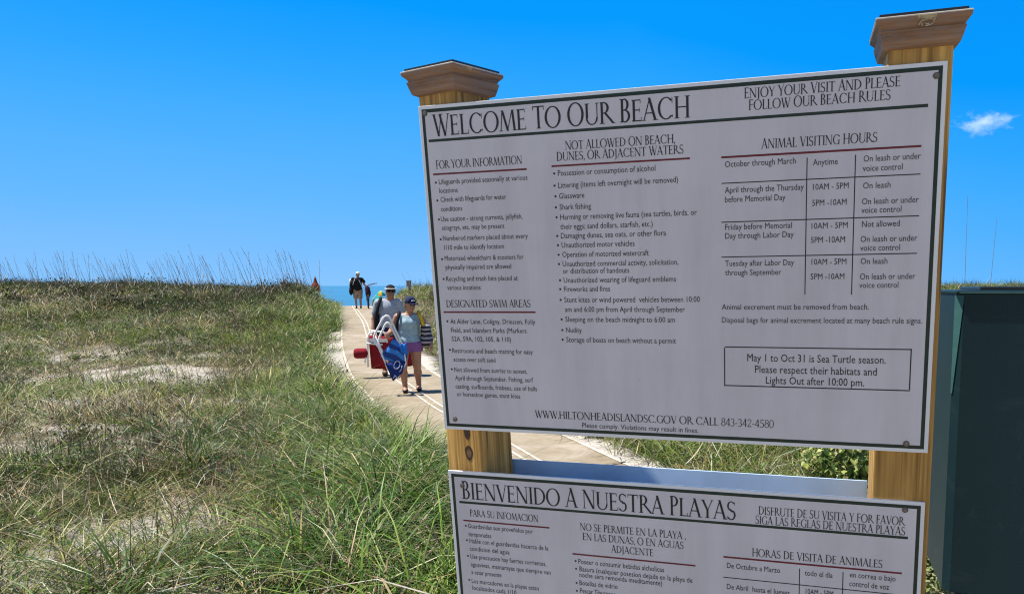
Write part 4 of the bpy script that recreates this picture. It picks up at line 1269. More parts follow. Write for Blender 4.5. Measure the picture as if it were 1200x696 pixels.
# tapering strip paints the corner bevel's highlight; thin lid with a painted edge highlight
tz = zt-.016
MB().add([(ch*.95,-.0025,tz),(-.0025,ch*.95,tz),(-.002,ch*.9,tz-.24),(ch*.06,ch*.84-.002,tz-.24)], [(0,1,2,3)]).build('corner_highlight', m_cabl, cab)
MB().box(-.003,CWd+.003,-.004,CDp+.003,zt-.0135,zt-.005).build('lid', m_cab, cab, bevel=.003)
MB().box(.004,CWd-.004,-.0052,-.0042,zt-.0115,zt-.0085).build('lid_highlight', m_cabl, cab)
MB().box(.075,CWd-.02,.12,CDp-.05,zt-.0048,zt+.004).build('top_tray', m_plate, cab, bevel=.002)
for x in (.10, CWd-.16):
    for y in (.14, CDp-.06):
        MB().box(x, x+.045, y, y+.045, -.05, zb-.0005).build('leg', m_cab, cab, bevel=.002)

# ------------------------------------------------------------------ people: one continuous surface grown from tapered limbs
def sdf_mesh(prims, res, k=.03, clip=None, pad=.03):
    """smooth union of tapered capsules ('c',a,b,ra,rb) and ellipsoids ('e',c,r) -> verts, quads by surface nets"""
    lo = np.full(3, 1e9); hi = -lo
    for p in prims:
        if p[0] == 'c':
            for q, r in ((p[1], p[3]), (p[2], p[4])):
                lo = np.minimum(lo, np.array(q)-r); hi = np.maximum(hi, np.array(q)+r)
        else:
            lo = np.minimum(lo, np.array(p[1])-np.array(p[2])); hi = np.maximum(hi, np.array(p[1])+np.array(p[2]))
    lo -= pad; hi += pad
    dims = np.ceil((hi-lo)/res).astype(int)+1
    ax = [lo[i]+np.arange(dims[i])*res for i in range(3)]
    G = np.stack(np.meshgrid(*ax, indexing='ij'), -1).astype(np.float32)
    D = np.full(G.shape[:3], 10.0, np.float32)
    for p in prims:
        kk = p[-1] if (p[0] == 'c' and len(p) == 6) or (p[0] == 'e' and len(p) == 4) else k
        if p[0] == 'c':
            a = np.array(p[1], np.float32); bb_ = np.array(p[2], np.float32); ba = bb_-a
            pa = G-a
            h = np.clip((pa@ba)/max(float(ba@ba), 1e-9), 0, 1)
            d = np.linalg.norm(pa-h[..., None]*ba, axis=-1)-(p[3]+(p[4]-p[3])*h)
        else:
            r = np.array(p[2], np.float32); q = (G-np.array(p[1], np.float32))/r
            ln_ = np.linalg.norm(q, axis=-1)
            d = (ln_-1)*r.min()*np.clip(1.0, 0, 1)
            g2 = np.linalg.norm(q/r, axis=-1)
            d = ln_*(ln_-1)/np.maximum(g2, 1e-6)
        hh = np.clip(.5+.5*(D-d)/kk, 0, 1)
        D = D*(1-hh)+d*hh-kk*hh*(1-hh)
    if clip is not None:
        D = np.maximum(D, clip(G[..., 0], G[..., 1], G[..., 2]))
    s = D < 0
    c = s[:-1,:-1,:-1].astype(int)
    tot = sum(s[i:s.shape[0]-1+i, j:s.shape[1]-1+j, l:s.shape[2]-1+l].astype(int) for i in (0,1) for j in (0,1) for l in (0,1))
    act = (tot > 0) & (tot < 8)
    I = np.argwhere(act)
    num = np.zeros((len(I), 3)); den = np.zeros(len(I))
    cor = [(i,j,l) for i in (0,1) for j in (0,1) for l in (0,1)]
    for a in range(8):
        for b_ in range(a+1, 8):
            ca, cb = np.array(cor[a]), np.array(cor[b_])
            if np.abs(ca-cb).sum() != 1: continue
            va = D[tuple((I+ca).T)]; vb = D[tuple((I+cb).T)]
            m = (va < 0) != (vb < 0)
            t = np.where(m, va/np.where(np.abs(va-vb) < 1e-9, 1, va-vb), 0)
            pos = ca+(cb-ca)*t[:, None]
            num += pos*m[:, None]; den += m
    P = lo+(I+num/den[:, None])*res
    idm = -np.ones(act.shape, int); idm[tuple(I.T)] = np.arange(len(I))
    Q = []
    for axn in range(3):
        o1, o2 = [(1,2),(2,0),(0,1)][axn]
        sl0 = [slice(None)]*3; sl1 = [slice(None)]*3
        sl0[axn] = slice(0, -1); sl1[axn] = slice(1, None)
        A0, A1 = s[tuple(sl0)], s[tuple(sl1)]
        E_ = np.argwhere(A0 != A1)
        ok = (E_[:, o1] > 0) & (E_[:, o2] > 0) & (E_[:, o1] < act.shape[o1]) & (E_[:, o2] < act.shape[o2])
        E_ = E_[ok]
        d1 = np.zeros(3, int); d1[o1] = 1; d2 = np.zeros(3, int); d2[o2] = 1
        q = np.stack([idm[tuple((E_-d1-d2).T)], idm[tuple((E_-d2).T)], idm[tuple(E_.T)], idm[tuple((E_-d1).T)]], 1)
        fl = ~A0[tuple(E_.T)]
        q[fl] = q[fl][:, ::-1]
        Q.append(q[(q >= 0).all(1)])
    return P, np.concatenate(Q)

def sdf_obj(name, prims, res, mat, parent=None, k=.03, clip=None):
    P, Q = sdf_mesh(prims, res, k, clip)
    return np_mesh(name, P, Q, np.zeros((0,3), int), mat, None, parent, True)

def finger_set(wrist, palm_dir, across, curl_dir, s=1.0, curl=.6):
    """palm, four bent fingers of different length and a thumb from the palm's side"""
    w, d, a, c = (np.array(v, float) for v in (wrist, palm_dir, across, curl_dir))
    d /= np.linalg.norm(d); a /= np.linalg.norm(a); c /= np.linalg.norm(c)
    out = []
    kn = w+d*.085*s
    out.append(('c', w+d*.02*s-a*.012*s, kn-a*.022*s, .019*s, .017*s)); out.append(('c', w+d*.02*s+a*.012*s, kn+a*.022*s, .019*s, .016*s))
    for o, l in ((-.033, .066), (-.011, .075), (.011, .070), (.033, .055)):
        b0 = kn+a*o*s
        b1 = b0+(d*(1-curl*.5)+c*curl*.7)*l*.5*s
        b2 = b1+(d*(.6-curl)+c*(.4+curl))*l*.35*s
        b3 = b2+(c*.9-d*curl*.6)*l*.25*s
        for p, q, r0_, r1_ in ((b0, b1, .0105, .0098), (b1, b2, .0098, .0092), (b2, b3, .0092, .0085)):
            out.append(('c', p, q, r0_*s, r1_*s, .008))
    t0 = w+d*.025*s-a*.03*s; t1 = t0+(-a*.6+d*.6+c*.4)*.035*s; t2 = t1+(d*.7+c*.6)*.028*s
    out += [('c', t0, t1, .013*s, .011*s, .012), ('c', t1, t2, .011*s, .0095*s, .008)]
    return out

def skin_mat(name, col):
    m, nt, b = new_mat(name)
    n = noise(nt, 9, 4)
    nt.links.new(ramp(nt, n, [(.3, tuple(c*.86 for c in col)), (.7, tuple(c*1.1 for c in col))]), b.inputs['Base Color'])
    b.inputs['Roughness'].default_value = .55
    b.inputs['Subsurface Weight'].default_value = .08
    b.inputs['Subsurface Radius'].default_value = (.01,.004,.002)
    return m
m_skin = skin_mat('sunburnt_skin', (.40,.20,.125)); m_skin2 = skin_mat('tanned_skin', (.33,.16,.10))
def cloth(name, col, sc=28, var=.2):
    return plain(name, col, .85, var, sc, spec=.2, bumps=.25)
m_top = cloth('grey_blue_jersey', (.30,.42,.50)); m_purple = cloth('purple_cotton', (.22,.10,.30)); m_navy = cloth('navy_cloth', (.018,.025,.075))
m_tee = cloth('pale_blue_grey_jersey', (.33,.37,.46)); m_black = cloth('black_cloth', (.012,.012,.016)); m_hair = plain('brown_hair', (.06,.035,.02), .6, .3, 80)
m_sole = cloth('dark_sandal', (.025,.02,.02)); m_whitec = cloth('white_cloth', (.75,.74,.72)); m_tan = None
m_yellow = cloth('yellow_strap', (.62,.42,.03)); m_redc = cloth('dark_red_canvas', (.21,.010,.018), 20); m_blue = None

def stripes(name, c1_, c2_, freq, axis_, thr=.5, rot=0.0, wob=.0):
    m, nt, b = new_mat(name)
    tc = nt.nodes.new('ShaderNodeTexCoord'); wv = nt.nodes.new('ShaderNodeTexWave')
    wv.bands_direction = axis_; wv.inputs['Scale'].default_value = freq; wv.inputs['Distortion'].default_value = wob
    mp = nt.nodes.new('ShaderNodeMapping'); mp.inputs['Rotation'].default_value = (0, rot, 0)
    nt.links.new(tc.outputs['Object'], mp.inputs[0]); nt.links.new(mp.outputs[0], wv.inputs['Vector'])
    nt.links.new(ramp(nt, wv.outputs['Fac'], [(thr-.04, c1_), (thr+.04, c2_)]), b.inputs['Base Color'])
    b.inputs['Roughness'].default_value = .8
    return m

def head_prims(c, s=1.0, yaw_=0.0, pitch=0.0):
    """skull, jaw, brow, nose, mouth, chin and ears about the head's centre; the face looks along -y before turning"""
    M = Matrix.Rotation(yaw_, 3, 'Z') @ Matrix.Rotation(pitch, 3, 'X')
    def q(x, y, z): return np.array(c)+np.array(M @ Vector((x*s, y*s, z*s)))
    P = [('e', q(0,.008,.015), np.array((.076,.094,.098))*s), ('e', q(0,-.030,-.045), np.array((.058,.060,.062))*s), ('e', q(0,-.06,-.09), np.array((.028,.026,.022))*s, .02),
         ('c', q(0,-.085,.012), q(0,-.108,-.024), .010*s, .016*s, .012), ('c', q(-.032,-.079,.022), q(.032,-.079,.022), .014*s, .014*s, .012),
         ('c', q(-.02,-.085,-.056), q(.02,-.085,-.056), .010*s, .010*s, .01), ('e', q(-.077,.01,-.005), np.array((.012,.022,.032))*s, .01), ('e', q(.077,.01,-.005), np.array((.012,.022,.032))*s, .01)]
    return P, q

def face_bits(q, parent, s=1.0, glasses=False, skin_lip=None):
    if glasses:
        mb = MB()
        for sx in (-1, 1):
            mb.tube([q(sx*.012,-.100,.012), q(sx*.035,-.098,.010), q(sx*.062,-.082,.012)], [.011*s,.017*s,.012*s], 8)
            mb.tube([q(sx*.062,-.082,.014), q(sx*.078,-.03,.016), q(sx*.080,.02,.012)], .004*s, 6)
        mb.build('sunglasses', m_black, parent, True)
    else:
        for sx in (-1, 1):
            p = q(sx*.03,-.088,.004)
            mb = MB(); mb.lathe([(.002,-.010),(.008,-.006),(.0105,0),(.008,.006),(.002,.010)], tuple(p), 10)
            mb.build('eye', m_eye, parent, True)
    mb = MB(); mb.tube([q(-.022,-.093,-.056), q(0,-.098,-.054), q(.022,-.093,-.056)], [.003*s,.006*s,.003*s], 6); mb.build('mouth', m_lip, parent, True)
m_eye = plain('dark_eye', (.03,.02,.015), .3, .2, 90); m_lip = plain('lip', (.28,.09,.07), .5, .2, 90)

# ---- woman in front (73.7 px per metre where she walks)
FT = np.array([-3.52, 10.78]); z0 = float(pz(FT[1]))+.024
woman = empty('person', (FT[0], FT[1], z0), (0, 0, rad(18)))
tag(woman, 'person in navy cap, pale blue top and purple shorts carrying a folded blue chair', 'person')
head, hq = head_prims((.035, -.035, 1.385), .97, rad(24), rad(10))
SH = 1.2
body = list(head)
body += [('c', (.01,0,1.18), (.025,-.015,1.32), .056, .05), ('e', (0,0,1.10), (.165,.105,.15)), ('e', (-.045,-.085,1.09), (.065,.05,.06)), ('e', (.05,-.085,1.09), (.065,.05,.06)),
         ('e', (0,.005,.95), (.145,.105,.15)), ('e', (0,.01,.80), (.172,.125,.13)), ('c', (-.15,0,SH), (.15,0,SH), .05, .05)]
RS, RE, RW = (-.175,.0,1.185), (-.27,.02,.95), (-.325,-.20,.93)
LS, LE, LW = (.18,.0,1.185), (.285,.05,.94), (.33,-.10,.76)
body += [('c', RS, RE, .05, .041), ('c', RE, RW, .041, .028), ('c', LS, LE, .05, .041), ('c', LE, LW, .041, .028)]
body += finger_set(RW, (-.15,-.9,-.1), (0,.1,1), (.9,.1,-.3), .95, .8) + finger_set(LW, (.05,-.3,-.95), (.2,.95,-.3), (-.95,.1,0), .95, .6)
legs = [('c', (-.085,.0,.76), (-.105,-.045,.43), .098, .064), ('c', (-.105,-.045,.43), (-.10,.0,.29), .06, .057), ('c', (-.10,.0,.29), (-.085,.02,.085), .057, .038),
        ('c', (.09,.01,.76), (.105,.03,.43), .098, .064), ('c', (.105,.03,.43), (.115,.09,.29), .06, .057), ('c', (.115,.09,.29), (.125,.13,.085), .057, .038)]
feet = [('c', (-.085,.035,.045), (-.085,-.06,.042), .036, .036), ('c', (-.085,-.06,.035), (-.09,-.15,.03), .036, .024), ('c', (.125,.145,.045), (.125,.05,.042), .036, .036), ('c', (.125,.05,.035), (.135,-.05,.03), .036, .024)]
hatclear = lambda x, y, z: -z
sdf_obj('body', body+legs+feet, .0095, m_skin, woman, .028, lambda x, y, z: .006-z)
face_bits(hq, woman, .97)
torso = [('e', (0,0,1.10), (.165,.105,.15)), ('e', (-.045,-.085,1.09), (.065,.05,.06)), ('e', (.05,-.085,1.09), (.065,.05,.06)), ('e', (0,.005,.95), (.150,.110,.15)), ('e', (0,.01,.80), (.175,.13,.13)), ('c', (-.125,0,SH), (.125,0,SH), .05, .05)]
inf = lambda P, e: [(p[0], p[1], p[2], p[3]+e, p[4]+e)+tuple(p[5:]) if p[0] == 'c' else (p[0], p[1], tuple(np.array(p[2])+e))+tuple(p[3:]) for p in P]
sdf_obj('tank_top', inf(torso, .014), .011, m_top, woman, .03, lambda x, y, z: np.maximum.reduce([.775+.01*np.sin(x*30)-z, z-1.235, np.abs(x)-.172, .09-np.sqrt(x**2+(z-1.285)**2*1.2)]))
sdf_obj('shorts', inf([('e', (0,.01,.80), (.172,.125,.13))]+legs[0:1]+legs[3:4], .022), .011, m_purple, woman, .03, lambda x, y, z: np.maximum(.635+.02*np.abs(x)-z, z-.80))
sdf_obj('sandals', inf(feet, .006), .009, m_sole, woman, .012, lambda x, y, z: np.maximum(z-.05, .001-z))
sdf_obj('hair', [('e', hq(0,.035,-.01), (.076,.075,.085)), ('e', hq(0,.09,-.06), (.03,.04,.06))], .011, m_hair, woman, .03)
cq = hq(0,.004,.052)
sdf_obj('cap', [('e', hq(0,.006,.035), (.088,.105,.098)), ('c', hq(-.04,-.125,.028), hq(.04,-.125,.028), .035, .035), ('c', hq(-.02,-.15,.02), hq(.02,-.15,.02), .03, .03)], .009, m_navy, woman, .02,
        lambda x, y, z: np.where(((x-hq(0,0,0)[0])*math.sin(rad(24))-(y-hq(0,0,0)[1])*math.cos(rad(24))) > .085, np.abs(z-hq(0,-.12,.03)[2])-.010, hq(0,0,.022)[2]-z))
MB().tube([hq(-.03,-.098,.075), hq(0,-.103,.085), hq(.03,-.098,.075)], .006, 6).build('cap_emblem', m_whitec, woman, True)

# ---- folded blue beach chair on her right arm
def wpt(px, py, y, ox=480, s=73.7, oy=461): return ((px-ox)/s, y, (oy-py)/s)
m_tube = plain('white_tube', (.78,.79,.80), .3, .08, 30)
def bz(px, py, y): return wpt(px+2.5, py, y)
chair = empty('folding_chair', (FT[0], FT[1], z0), (0, 0, rad(18)))
tag(chair, 'folded blue beach chair with white tube frame carried by the person in purple shorts', 'chair')
def bend(pts, n=5):
    c = _catmull(np.array(pts, float), n); return [tuple(p) for p in c]
yA, yB = -.30, -.24
fr = MB()
fr.tube(bend([bz(446,408,yA), bz(440,396,yA), bz(447,380,yA), bz(451.5,372.5,yA), bz(455,371,yA), bz(458,374,yA), bz(464,389,yA), bz(471.5,407,yA)]), .0155, 8)
fr.tube(bend([bz(449,413,yB), bz(444.5,400,yB), bz(450,386,yB), bz(453,380,yB), bz(455.5,379,yB), bz(458,382,yB), bz(462.5,393,yB), bz(467,404,yB)]), .0155, 8)
fr.build('arm_frame', m_tube, chair, True)
fr = MB()
fr.tube([bz(441,396,yA), bz(449,418,yA), bz(459,443,yA+.02)], .0125, 8)
fr.tube([bz(471.5,407,yA), bz(473,425,yA), bz(463,443,yA+.02)], .0125, 8)
fr.tube([bz(444.5,400,yB), bz(453,432,yB+.03)], .0125, 8)
fr.build('back_frame', m_tube, chair, True)
m_blue = stripes('blue_canvas', (.008,.04,.22), (.03,.20,.62), 3.1, 'DIAGONAL', .5, rad(12))
m_blue2 = cloth('dark_blue_canvas', (.010,.03,.17)); m_blue3 = cloth('bright_blue_canvas', (.02,.17,.60))
def panel(pts, y, th, name, mat, parent, sag=.03, n=7):
    """quilted fabric panel between four corners, with thickness and a sag"""
    p00, p10, p11, p01 = [np.array(p, float) for p in pts]
    mb = MB(); vs, fs = [], []
    for side in (0, 1):
        for i in range(n):
            for j in range(n):
                s, t = i/(n-1), j/(n-1)
                q = (p00*(1-s)+p10*s)*(1-t)+(p01*(1-s)+p11*s)*t
                bl = math.sin(math.pi*s)*math.sin(math.pi*t)*sag + .008*math.sin(s*9+t*5)
                vs.append((q[0], y-bl+side*th, q[2]))
    I_ = lambda sd, i, j: sd*n*n+i*n+j
    for i in range(n-1):
        for j in range(n-1):
            fs.append((I_(0,i,j), I_(0,i+1,j), I_(0,i+1,j+1), I_(0,i,j+1))); fs.append((I_(1,i,j), I_(1,i,j+1), I_(1,i+1,j+1), I_(1,i+1,j)))
    for i in range(n-1):
        for (a, b_) in (((i,0),(i+1,0)), ((i+1,n-1),(i,n-1)), ((0,i+1),(0,i)), ((n-1,i),(n-1,i+1))):
            fs.append((I_(0,*a), I_(1,*a), I_(1,*b_), I_(0,*b_)))
    return mb.add(vs, fs).build(name, mat, parent, True)
panel([bz(461,396,0), bz(475.5,414,0), bz(472,431,0), bz(446,417,0)], yA+.02, .03, 'seat_fabric', m_blue, chair, .05)
panel([bz(451,424,0), bz(473,423,0), bz(469,436,0), bz(458.5,445,0)], yA-.015, .03, 'back_fabric', m_blue2, chair, .04)
panel([bz(467,404,0), bz(474,402,0), bz(476,416,0), bz(468,412,0)], yA-.02, .02, 'side_pocket', m_blue3, chair, .02)
em = MB()
ring = [(bz(463.5+3.2*math.cos(a)-.8*math.sin(a), 426+4.4*math.sin(a), yA-.075)) for a in np.linspace(0, 6.2, 20)]
em.tube(ring, .007, 6); em.tube([bz(466,434,yA-.05), bz(468,431,yA-.06), bz(469,427,yA-.06)], .006, 6)
em.tube([bz(459,441,yA-.04), bz(461,438,yA-.05), bz(463,441,yA-.04)], .008, 6)
em.build('emblem', cloth('pale_blue_print', (.42,.50,.66)), chair, True)

# ---- striped beach bag with yellow strap on her left shoulder, dark strap on the right
bag = empty('beach_bag', (FT[0], FT[1], z0), (0, 0, rad(18)))
tag(bag, 'navy and white striped beach bag with a yellow strap beside the purple shorts', 'bag')
m_bag = stripes('striped_canvas', (.025,.018,.03), (.36,.33,.37), 4.6, 'Z', .62, 0, 2.5)
sdf_obj('bag_body', [('e', (.26,.02,.93), (.085,.15,.17)), ('e', (.265,.02,.80), (.10,.17,.12)), ('c', (.25,-.08,1.02), (.25,.10,1.02), .05, .05)], .012, m_bag, bag, .05)
MB().tube(bend([(.22,-.10,1.06), (.20,-.115,1.14), (.165,-.085,1.235), (.15,0,1.265), (.165,.08,1.23), (.22,.10,1.06)]), [.026]*26, 6).build('strap', m_yellow, bag, True)
MB().tube(bend([(-.155,.10,1.05), (-.145,.09,1.20), (-.135,0,1.268), (-.145,-.09,1.22), (-.17,-.125,1.10), (-.175,-.09,.98)]), [.024]*26, 6).build('backpack_strap', m_black, woman, True)
sdf_obj('backpack', [('e', (-.03,.17,1.06), (.15,.07,.19))], .013, m_black, woman, .03)

# ---- man behind her (62.6 px per metre)
MF = np.array([-4.52, 12.72]); z1 = float(pz(MF[1]))+.024
man = empty('person', (MF[0], MF[1], z1), (0, 0, rad(19)))
tag(man, 'person in pale grey T-shirt, dark visor and sunglasses walking behind the blue folded chair', 'person')
head, mq = head_prims((.05, -.03, 1.555), 1.03, rad(6), rad(4))
body = list(head)+[('c', (.02,.0,1.36), (.04,-.01,1.48), .066, .06), ('e', (0,0,1.22), (.172,.118,.18)), ('e', (0,-.01,1.02), (.165,.128,.19)), ('e', (0,.01,.90), (.165,.125,.12)), ('c', (-.155,0,1.355), (.155,0,1.355), .058, .058)]
A1, A2, A3 = (-.185,0,1.34), (-.255,.03,1.06), (-.28,-.06,.84)
B1, B2, B3 = (.185,0,1.34), (.245,.03,1.06), (.25,-.06,.82)
arms = [('c', A1, A2, .052, .042), ('c', A2, A3, .045, .031), ('c', B1, B2, .052, .042), ('c', B2, B3, .045, .031)]
ml = [('c', (-.095,0,.88), (-.105,-.05,.49), .105, .066), ('c', (-.105,-.05,.49), (-.105,0,.33), .063, .061), ('c', (-.105,0,.33), (-.10,.03,.09), .061, .042),
      ('c', (.095,.01,.88), (.11,.05,.49), .105, .066), ('c', (.11,.05,.49), (.11,.11,.33), .063, .061), ('c', (.11,.11,.33), (.115,.16,.09), .061, .042)]
mfeet = [('c', (-.10,.05,.048), (-.10,-.07,.045), .04, .04), ('c', (-.10,-.07,.04), (-.105,-.17,.032), .04, .026), ('c', (.115,.17,.048), (.115,.06,.045), .04, .04), ('c', (.115,.06,.04), (.125,-.05,.032), .04, .026)]
sdf_obj('body', body+arms+ml+mfeet+finger_set(A3, (0,-.25,-.95), (-.1,.95,-.25), (.95,.1,0), 1, .9)+finger_set(B3, (0,-.25,-.95), (.1,.95,-.25), (-.95,.1,0), 1, .9), .0105, m_skin2, man, .03, lambda x, y, z: .006-z)
face_bits(mq, man, 1.03, True)
tor = [('e', (0,0,1.22), (.176,.122,.18)), ('e', (0,-.01,1.02), (.172,.135,.19)), ('e', (0,.01,.90), (.175,.135,.12)), ('c', (-.155,0,1.355), (.155,0,1.355), .058, .058)]
up_arm = [('c', A1, tuple(np.array(A1)*.4+np.array(A2)*.6), .058, .058), ('c', B1, tuple(np.array(B1)*.4+np.array(B2)*.6), .058, .058)]
sdf_obj('t_shirt', inf(tor+up_arm, .012), .012, m_tee, man, .03, lambda x, y, z: np.maximum.reduce([.80+.012*np.sin(x*25)-z, .088-np.sqrt((x-.03)**2+(z-1.47)**2)]))
sdf_obj('shorts', inf([('e', (0,.01,.90), (.175,.13,.12))]+ml[0:1]+ml[3:4], .028), .012, m_navy, man, .03, lambda x, y, z: np.maximum(.50-z, z-.90))
sdf_obj('shoes', inf(mfeet, .008), .010, m_sole, man, .014, lambda x, y, z: np.maximum(z-.075, .001-z))
sdf_obj('visor', [('e', mq(0,.008,.045), (.09,.108,.085)), ('c', mq(-.045,-.13,.04), mq(.045,-.13,.04), .036, .036)], .010, m_black, man, .02,
        lambda x, y, z: np.where(y < mq(0,0,0)[1]-.10, np.abs(z-mq(0,-.13,.046)[2])-.012, np.maximum(mq(0,0,.036)[2]-z, -1)))
MB().tube([tuple(mq(.093*math.sin(a), -.006-.112*math.cos(a), .056)) for a in np.linspace(-1.5, 1.5, 13)], .011, 6).build('visor_band', m_whitec, man, True)
MB().tube(bend([(-.12,.12,1.32), (-.13,.06,1.425), (-.14,-.06,1.40), (-.185,-.14,1.25), (-.21,-.13,1.08), (-.21,-.05,.92)]), [.03]*26, 6).build('bag_strap', m_black, man, True)
sdf_obj('shoulder_bag', [('e', (-.215,.02,1.02), (.055,.13,.22))], .013, m_black, man, .03)

# ---- red folded chair he carries, plus the red bag in his other hand
red = empty('folding_chair', (MF[0], MF[1], z1), (0, 0, rad(19)))
tag(red, 'folded dark red beach chair with white tubes and a round red pillow', 'chair')
def mp_(px, py, y): return ((px-454.5)/62.6, y, (441.5-py)/62.6)
yC, yD = -.30, -.20
fr = MB()
fr.tube(bend([mp_(430.5,429,yC), mp_(431,405,yC), mp_(432.5,393,yC), mp_(437,389.5,yC), mp_(446,389.5,yC), mp_(450,392,yC), mp_(452,402,yC)]), .0165, 8)
fr.tube([mp_(430,402,yC-.02), mp_(447,404,yC-.02)], .0165, 8)
fr.tube([mp_(439,392,yC-.02), mp_(443,404,yC-.02), mp_(452,424,yC-.02)], .0165, 8)
fr.tube([mp_(429.5,412,yC), mp_(427.5,424,yC)], .014, 8)
fr.tube([mp_(434,388,yD), mp_(452,391,yD)], .0165, 8)
fr.build('frame', m_tube, red, True)
panel([mp_(432,393,0), mp_(459,396,0), mp_(462,433,0), mp_(434,431.5,0)], yC+.03, .07, 'fabric', m_redc, red, .05)
panel([mp_(433,397,0), mp_(452,398,0), mp_(450,401.5,0), mp_(433,401,0)], yC-.01, .03, 'arm_sling', m_whitec, red, .01)
mb = MB(); c0_ = mp_(423.2,413.5,yC+.04)
mb.lathe([(.02,-.120),(.06,-.116),(.085,-.095),(.094,-.05),(.094,.06),(.088,.10),(.06,.125),(.02,.13)], c0_, 20, 'x'); mb.build('pillow', m_redc, red, True)
rb = empty('tote_bag', (MF[0], MF[1], z1), (0, 0, rad(19)))
tag(rb, 'dark red tote bag carried low behind the legs of the person in purple shorts', 'bag')
sdf_obj('bag_body', [('e', (.33,-.06,.36), (.13,.11,.17)), ('e', (.33,-.06,.28), (.14,.12,.12))], .014, m_redc, rb, .06)
MB().tube(bend([(.25,-.06,.50), (.27,-.085,.64), (.275,-.085,.74), (.29,-.085,.66), (.41,-.06,.50)]), .012, 6).build('handle', m_redc, rb, True)

# ---- far person walking a bicycle up to the crest (24 px per metre), seen from behind
PF = np.array([-12.85, 32.2]); z2 = float(pz(PF[1]))+.024
far = empty('person', (PF[0], PF[1], z2), (0, 0, rad(22)))
tag(far, 'person in white cap, black shirt and patterned shorts walking away beside a bicycle', 'person')
def fx(px, py, y=0): return ((px-421.5)/24.4, y, (362-py)/24.4)
m_skin3 = skin_mat('fair_skin', (.44,.25,.17))
head, fq = head_prims((.03,.0,1.585), 1.0, rad(180), 0)
fb = list(head)+[('c', (0,.0,1.38), (.02,.0,1.50), .062, .056), ('e', (0,0,1.24), (.19,.12,.18)), ('e', (0,0,1.04), (.18,.13,.19)), ('e', (0,0,.92), (.185,.135,.12)), ('c', (-.18,0,1.37), (.18,0,1.37), .058, .058)]
fa = [('c', (-.20,0,1.36), (-.27,.02,1.10), .055, .044), ('c', (-.27,.02,1.10), (-.26,.12,.88), .044, .03), ('c', (.20,0,1.36), (.29,.05,1.16), .055, .044), ('c', (.29,.05,1.16), (.35,.22,1.06), .044, .03)]
fl = [('c', (-.09,0,.88), (-.10,.03,.49), .105, .066), ('c', (-.10,.03,.49), (-.085,-.03,.09), .062, .04), ('c', (.09,0,.88), (.10,-.02,.49), .105, .066), ('c', (.10,-.02,.49), (.11,-.14,.12), .062, .04)]
ff = [('c', (-.085,-.04,.045), (-.085,.14,.035), .04, .028), ('c', (.11,-.15,.06), (.11,.02,.035), .04, .028)]
sdf_obj('body', fb+fa+fl+ff+finger_set((-.26,.12,.88), (0,.3,-.95), (-.1,.95,.2), (.95,0,0), 1, .7)+finger_set((.35,.22,1.06), (.3,.8,-.2), (.8,-.3,0), (0,.3,-.95), 1, .9), .012, m_skin3, far, .03, lambda x, y, z: .004-z)
sdf_obj('shirt', inf(fb[8:]+[(fa[0]), ('c', (.20,0,1.36), (.29,.03,1.26), .055, .05)], .018), .014, m_black, far, .03, lambda x, y, z: np.maximum.reduce([.78-z, .085-np.sqrt(x**2+(z-1.5)**2)]))
m_pat = plain('patterned_tan_cotton', (.34,.25,.19), .85, .55, 14)
sdf_obj('shorts', inf([('e', (0,0,.92), (.185,.135,.12))]+[fl[0], fl[2]], .03), .014, m_pat, far, .03, lambda x, y, z: np.maximum(.46-z, z-.90))
sdf_obj('shoes', inf(ff, .008), .011, m_sole, far, .014, lambda x, y, z: np.maximum(z-.08, .001-z))
sdf_obj('cap', [('e', fq(0,.0,.045), (.092,.108,.088)), ('c', fq(-.04,-.13,.03), fq(.04,-.13,.03), .03, .03)], .011, m_whitec, far, .02, lambda x, y, z: fq(0,0,.025)[2]-z)
MB().tube(bend([(-.20,-.22,1.1), (-.13,-.25,1.3), (-.06,-.16,1.44), (.1,-.27,1.25), (.19,-.25,1.0)]), [.012]*21, 6).build('bag_strap', m_whitec, far, True)
sdf_obj('backpack', [('e', (-.02,-.17,1.20), (.20,.11,.24)), ('e', (0,-.17,.98), (.17,.10,.16))], .014, m_black, far, .04)
tb = empty('shoulder_bag', (PF[0], PF[1], z2), (0, 0, rad(22)))
tag(tb, 'black beach bag hanging at the left side of the person in the white cap', 'bag')
sdf_obj('bag_body', [('e', (-.29,-.04,.82), (.09,.16,.20)), ('e', (-.23,-.10,1.1), (.12,.09,.2))], .015, m_black, tb, .06)
MB().tube(bend([(-.30,-.1,1.0), (-.24,-.09,1.3), (-.19,0,1.45), (-.24,.08,1.3), (-.30,.06,1.0)]), .018, 6).build('handle', m_black, tb, True)
tw = empty('towel', (PF[0], PF[1], z2), (0, 0, rad(22)))
tag(tw, 'pale grey towel over the left arm of the person in the white cap', 'towel')
sdf_obj('folded_towel', [('e', (-.30,.05,1.26), (.05,.09,.12)), ('e', (-.31,.06,1.12), (.04,.09,.09))], .014, m_whitec, tw, .05)

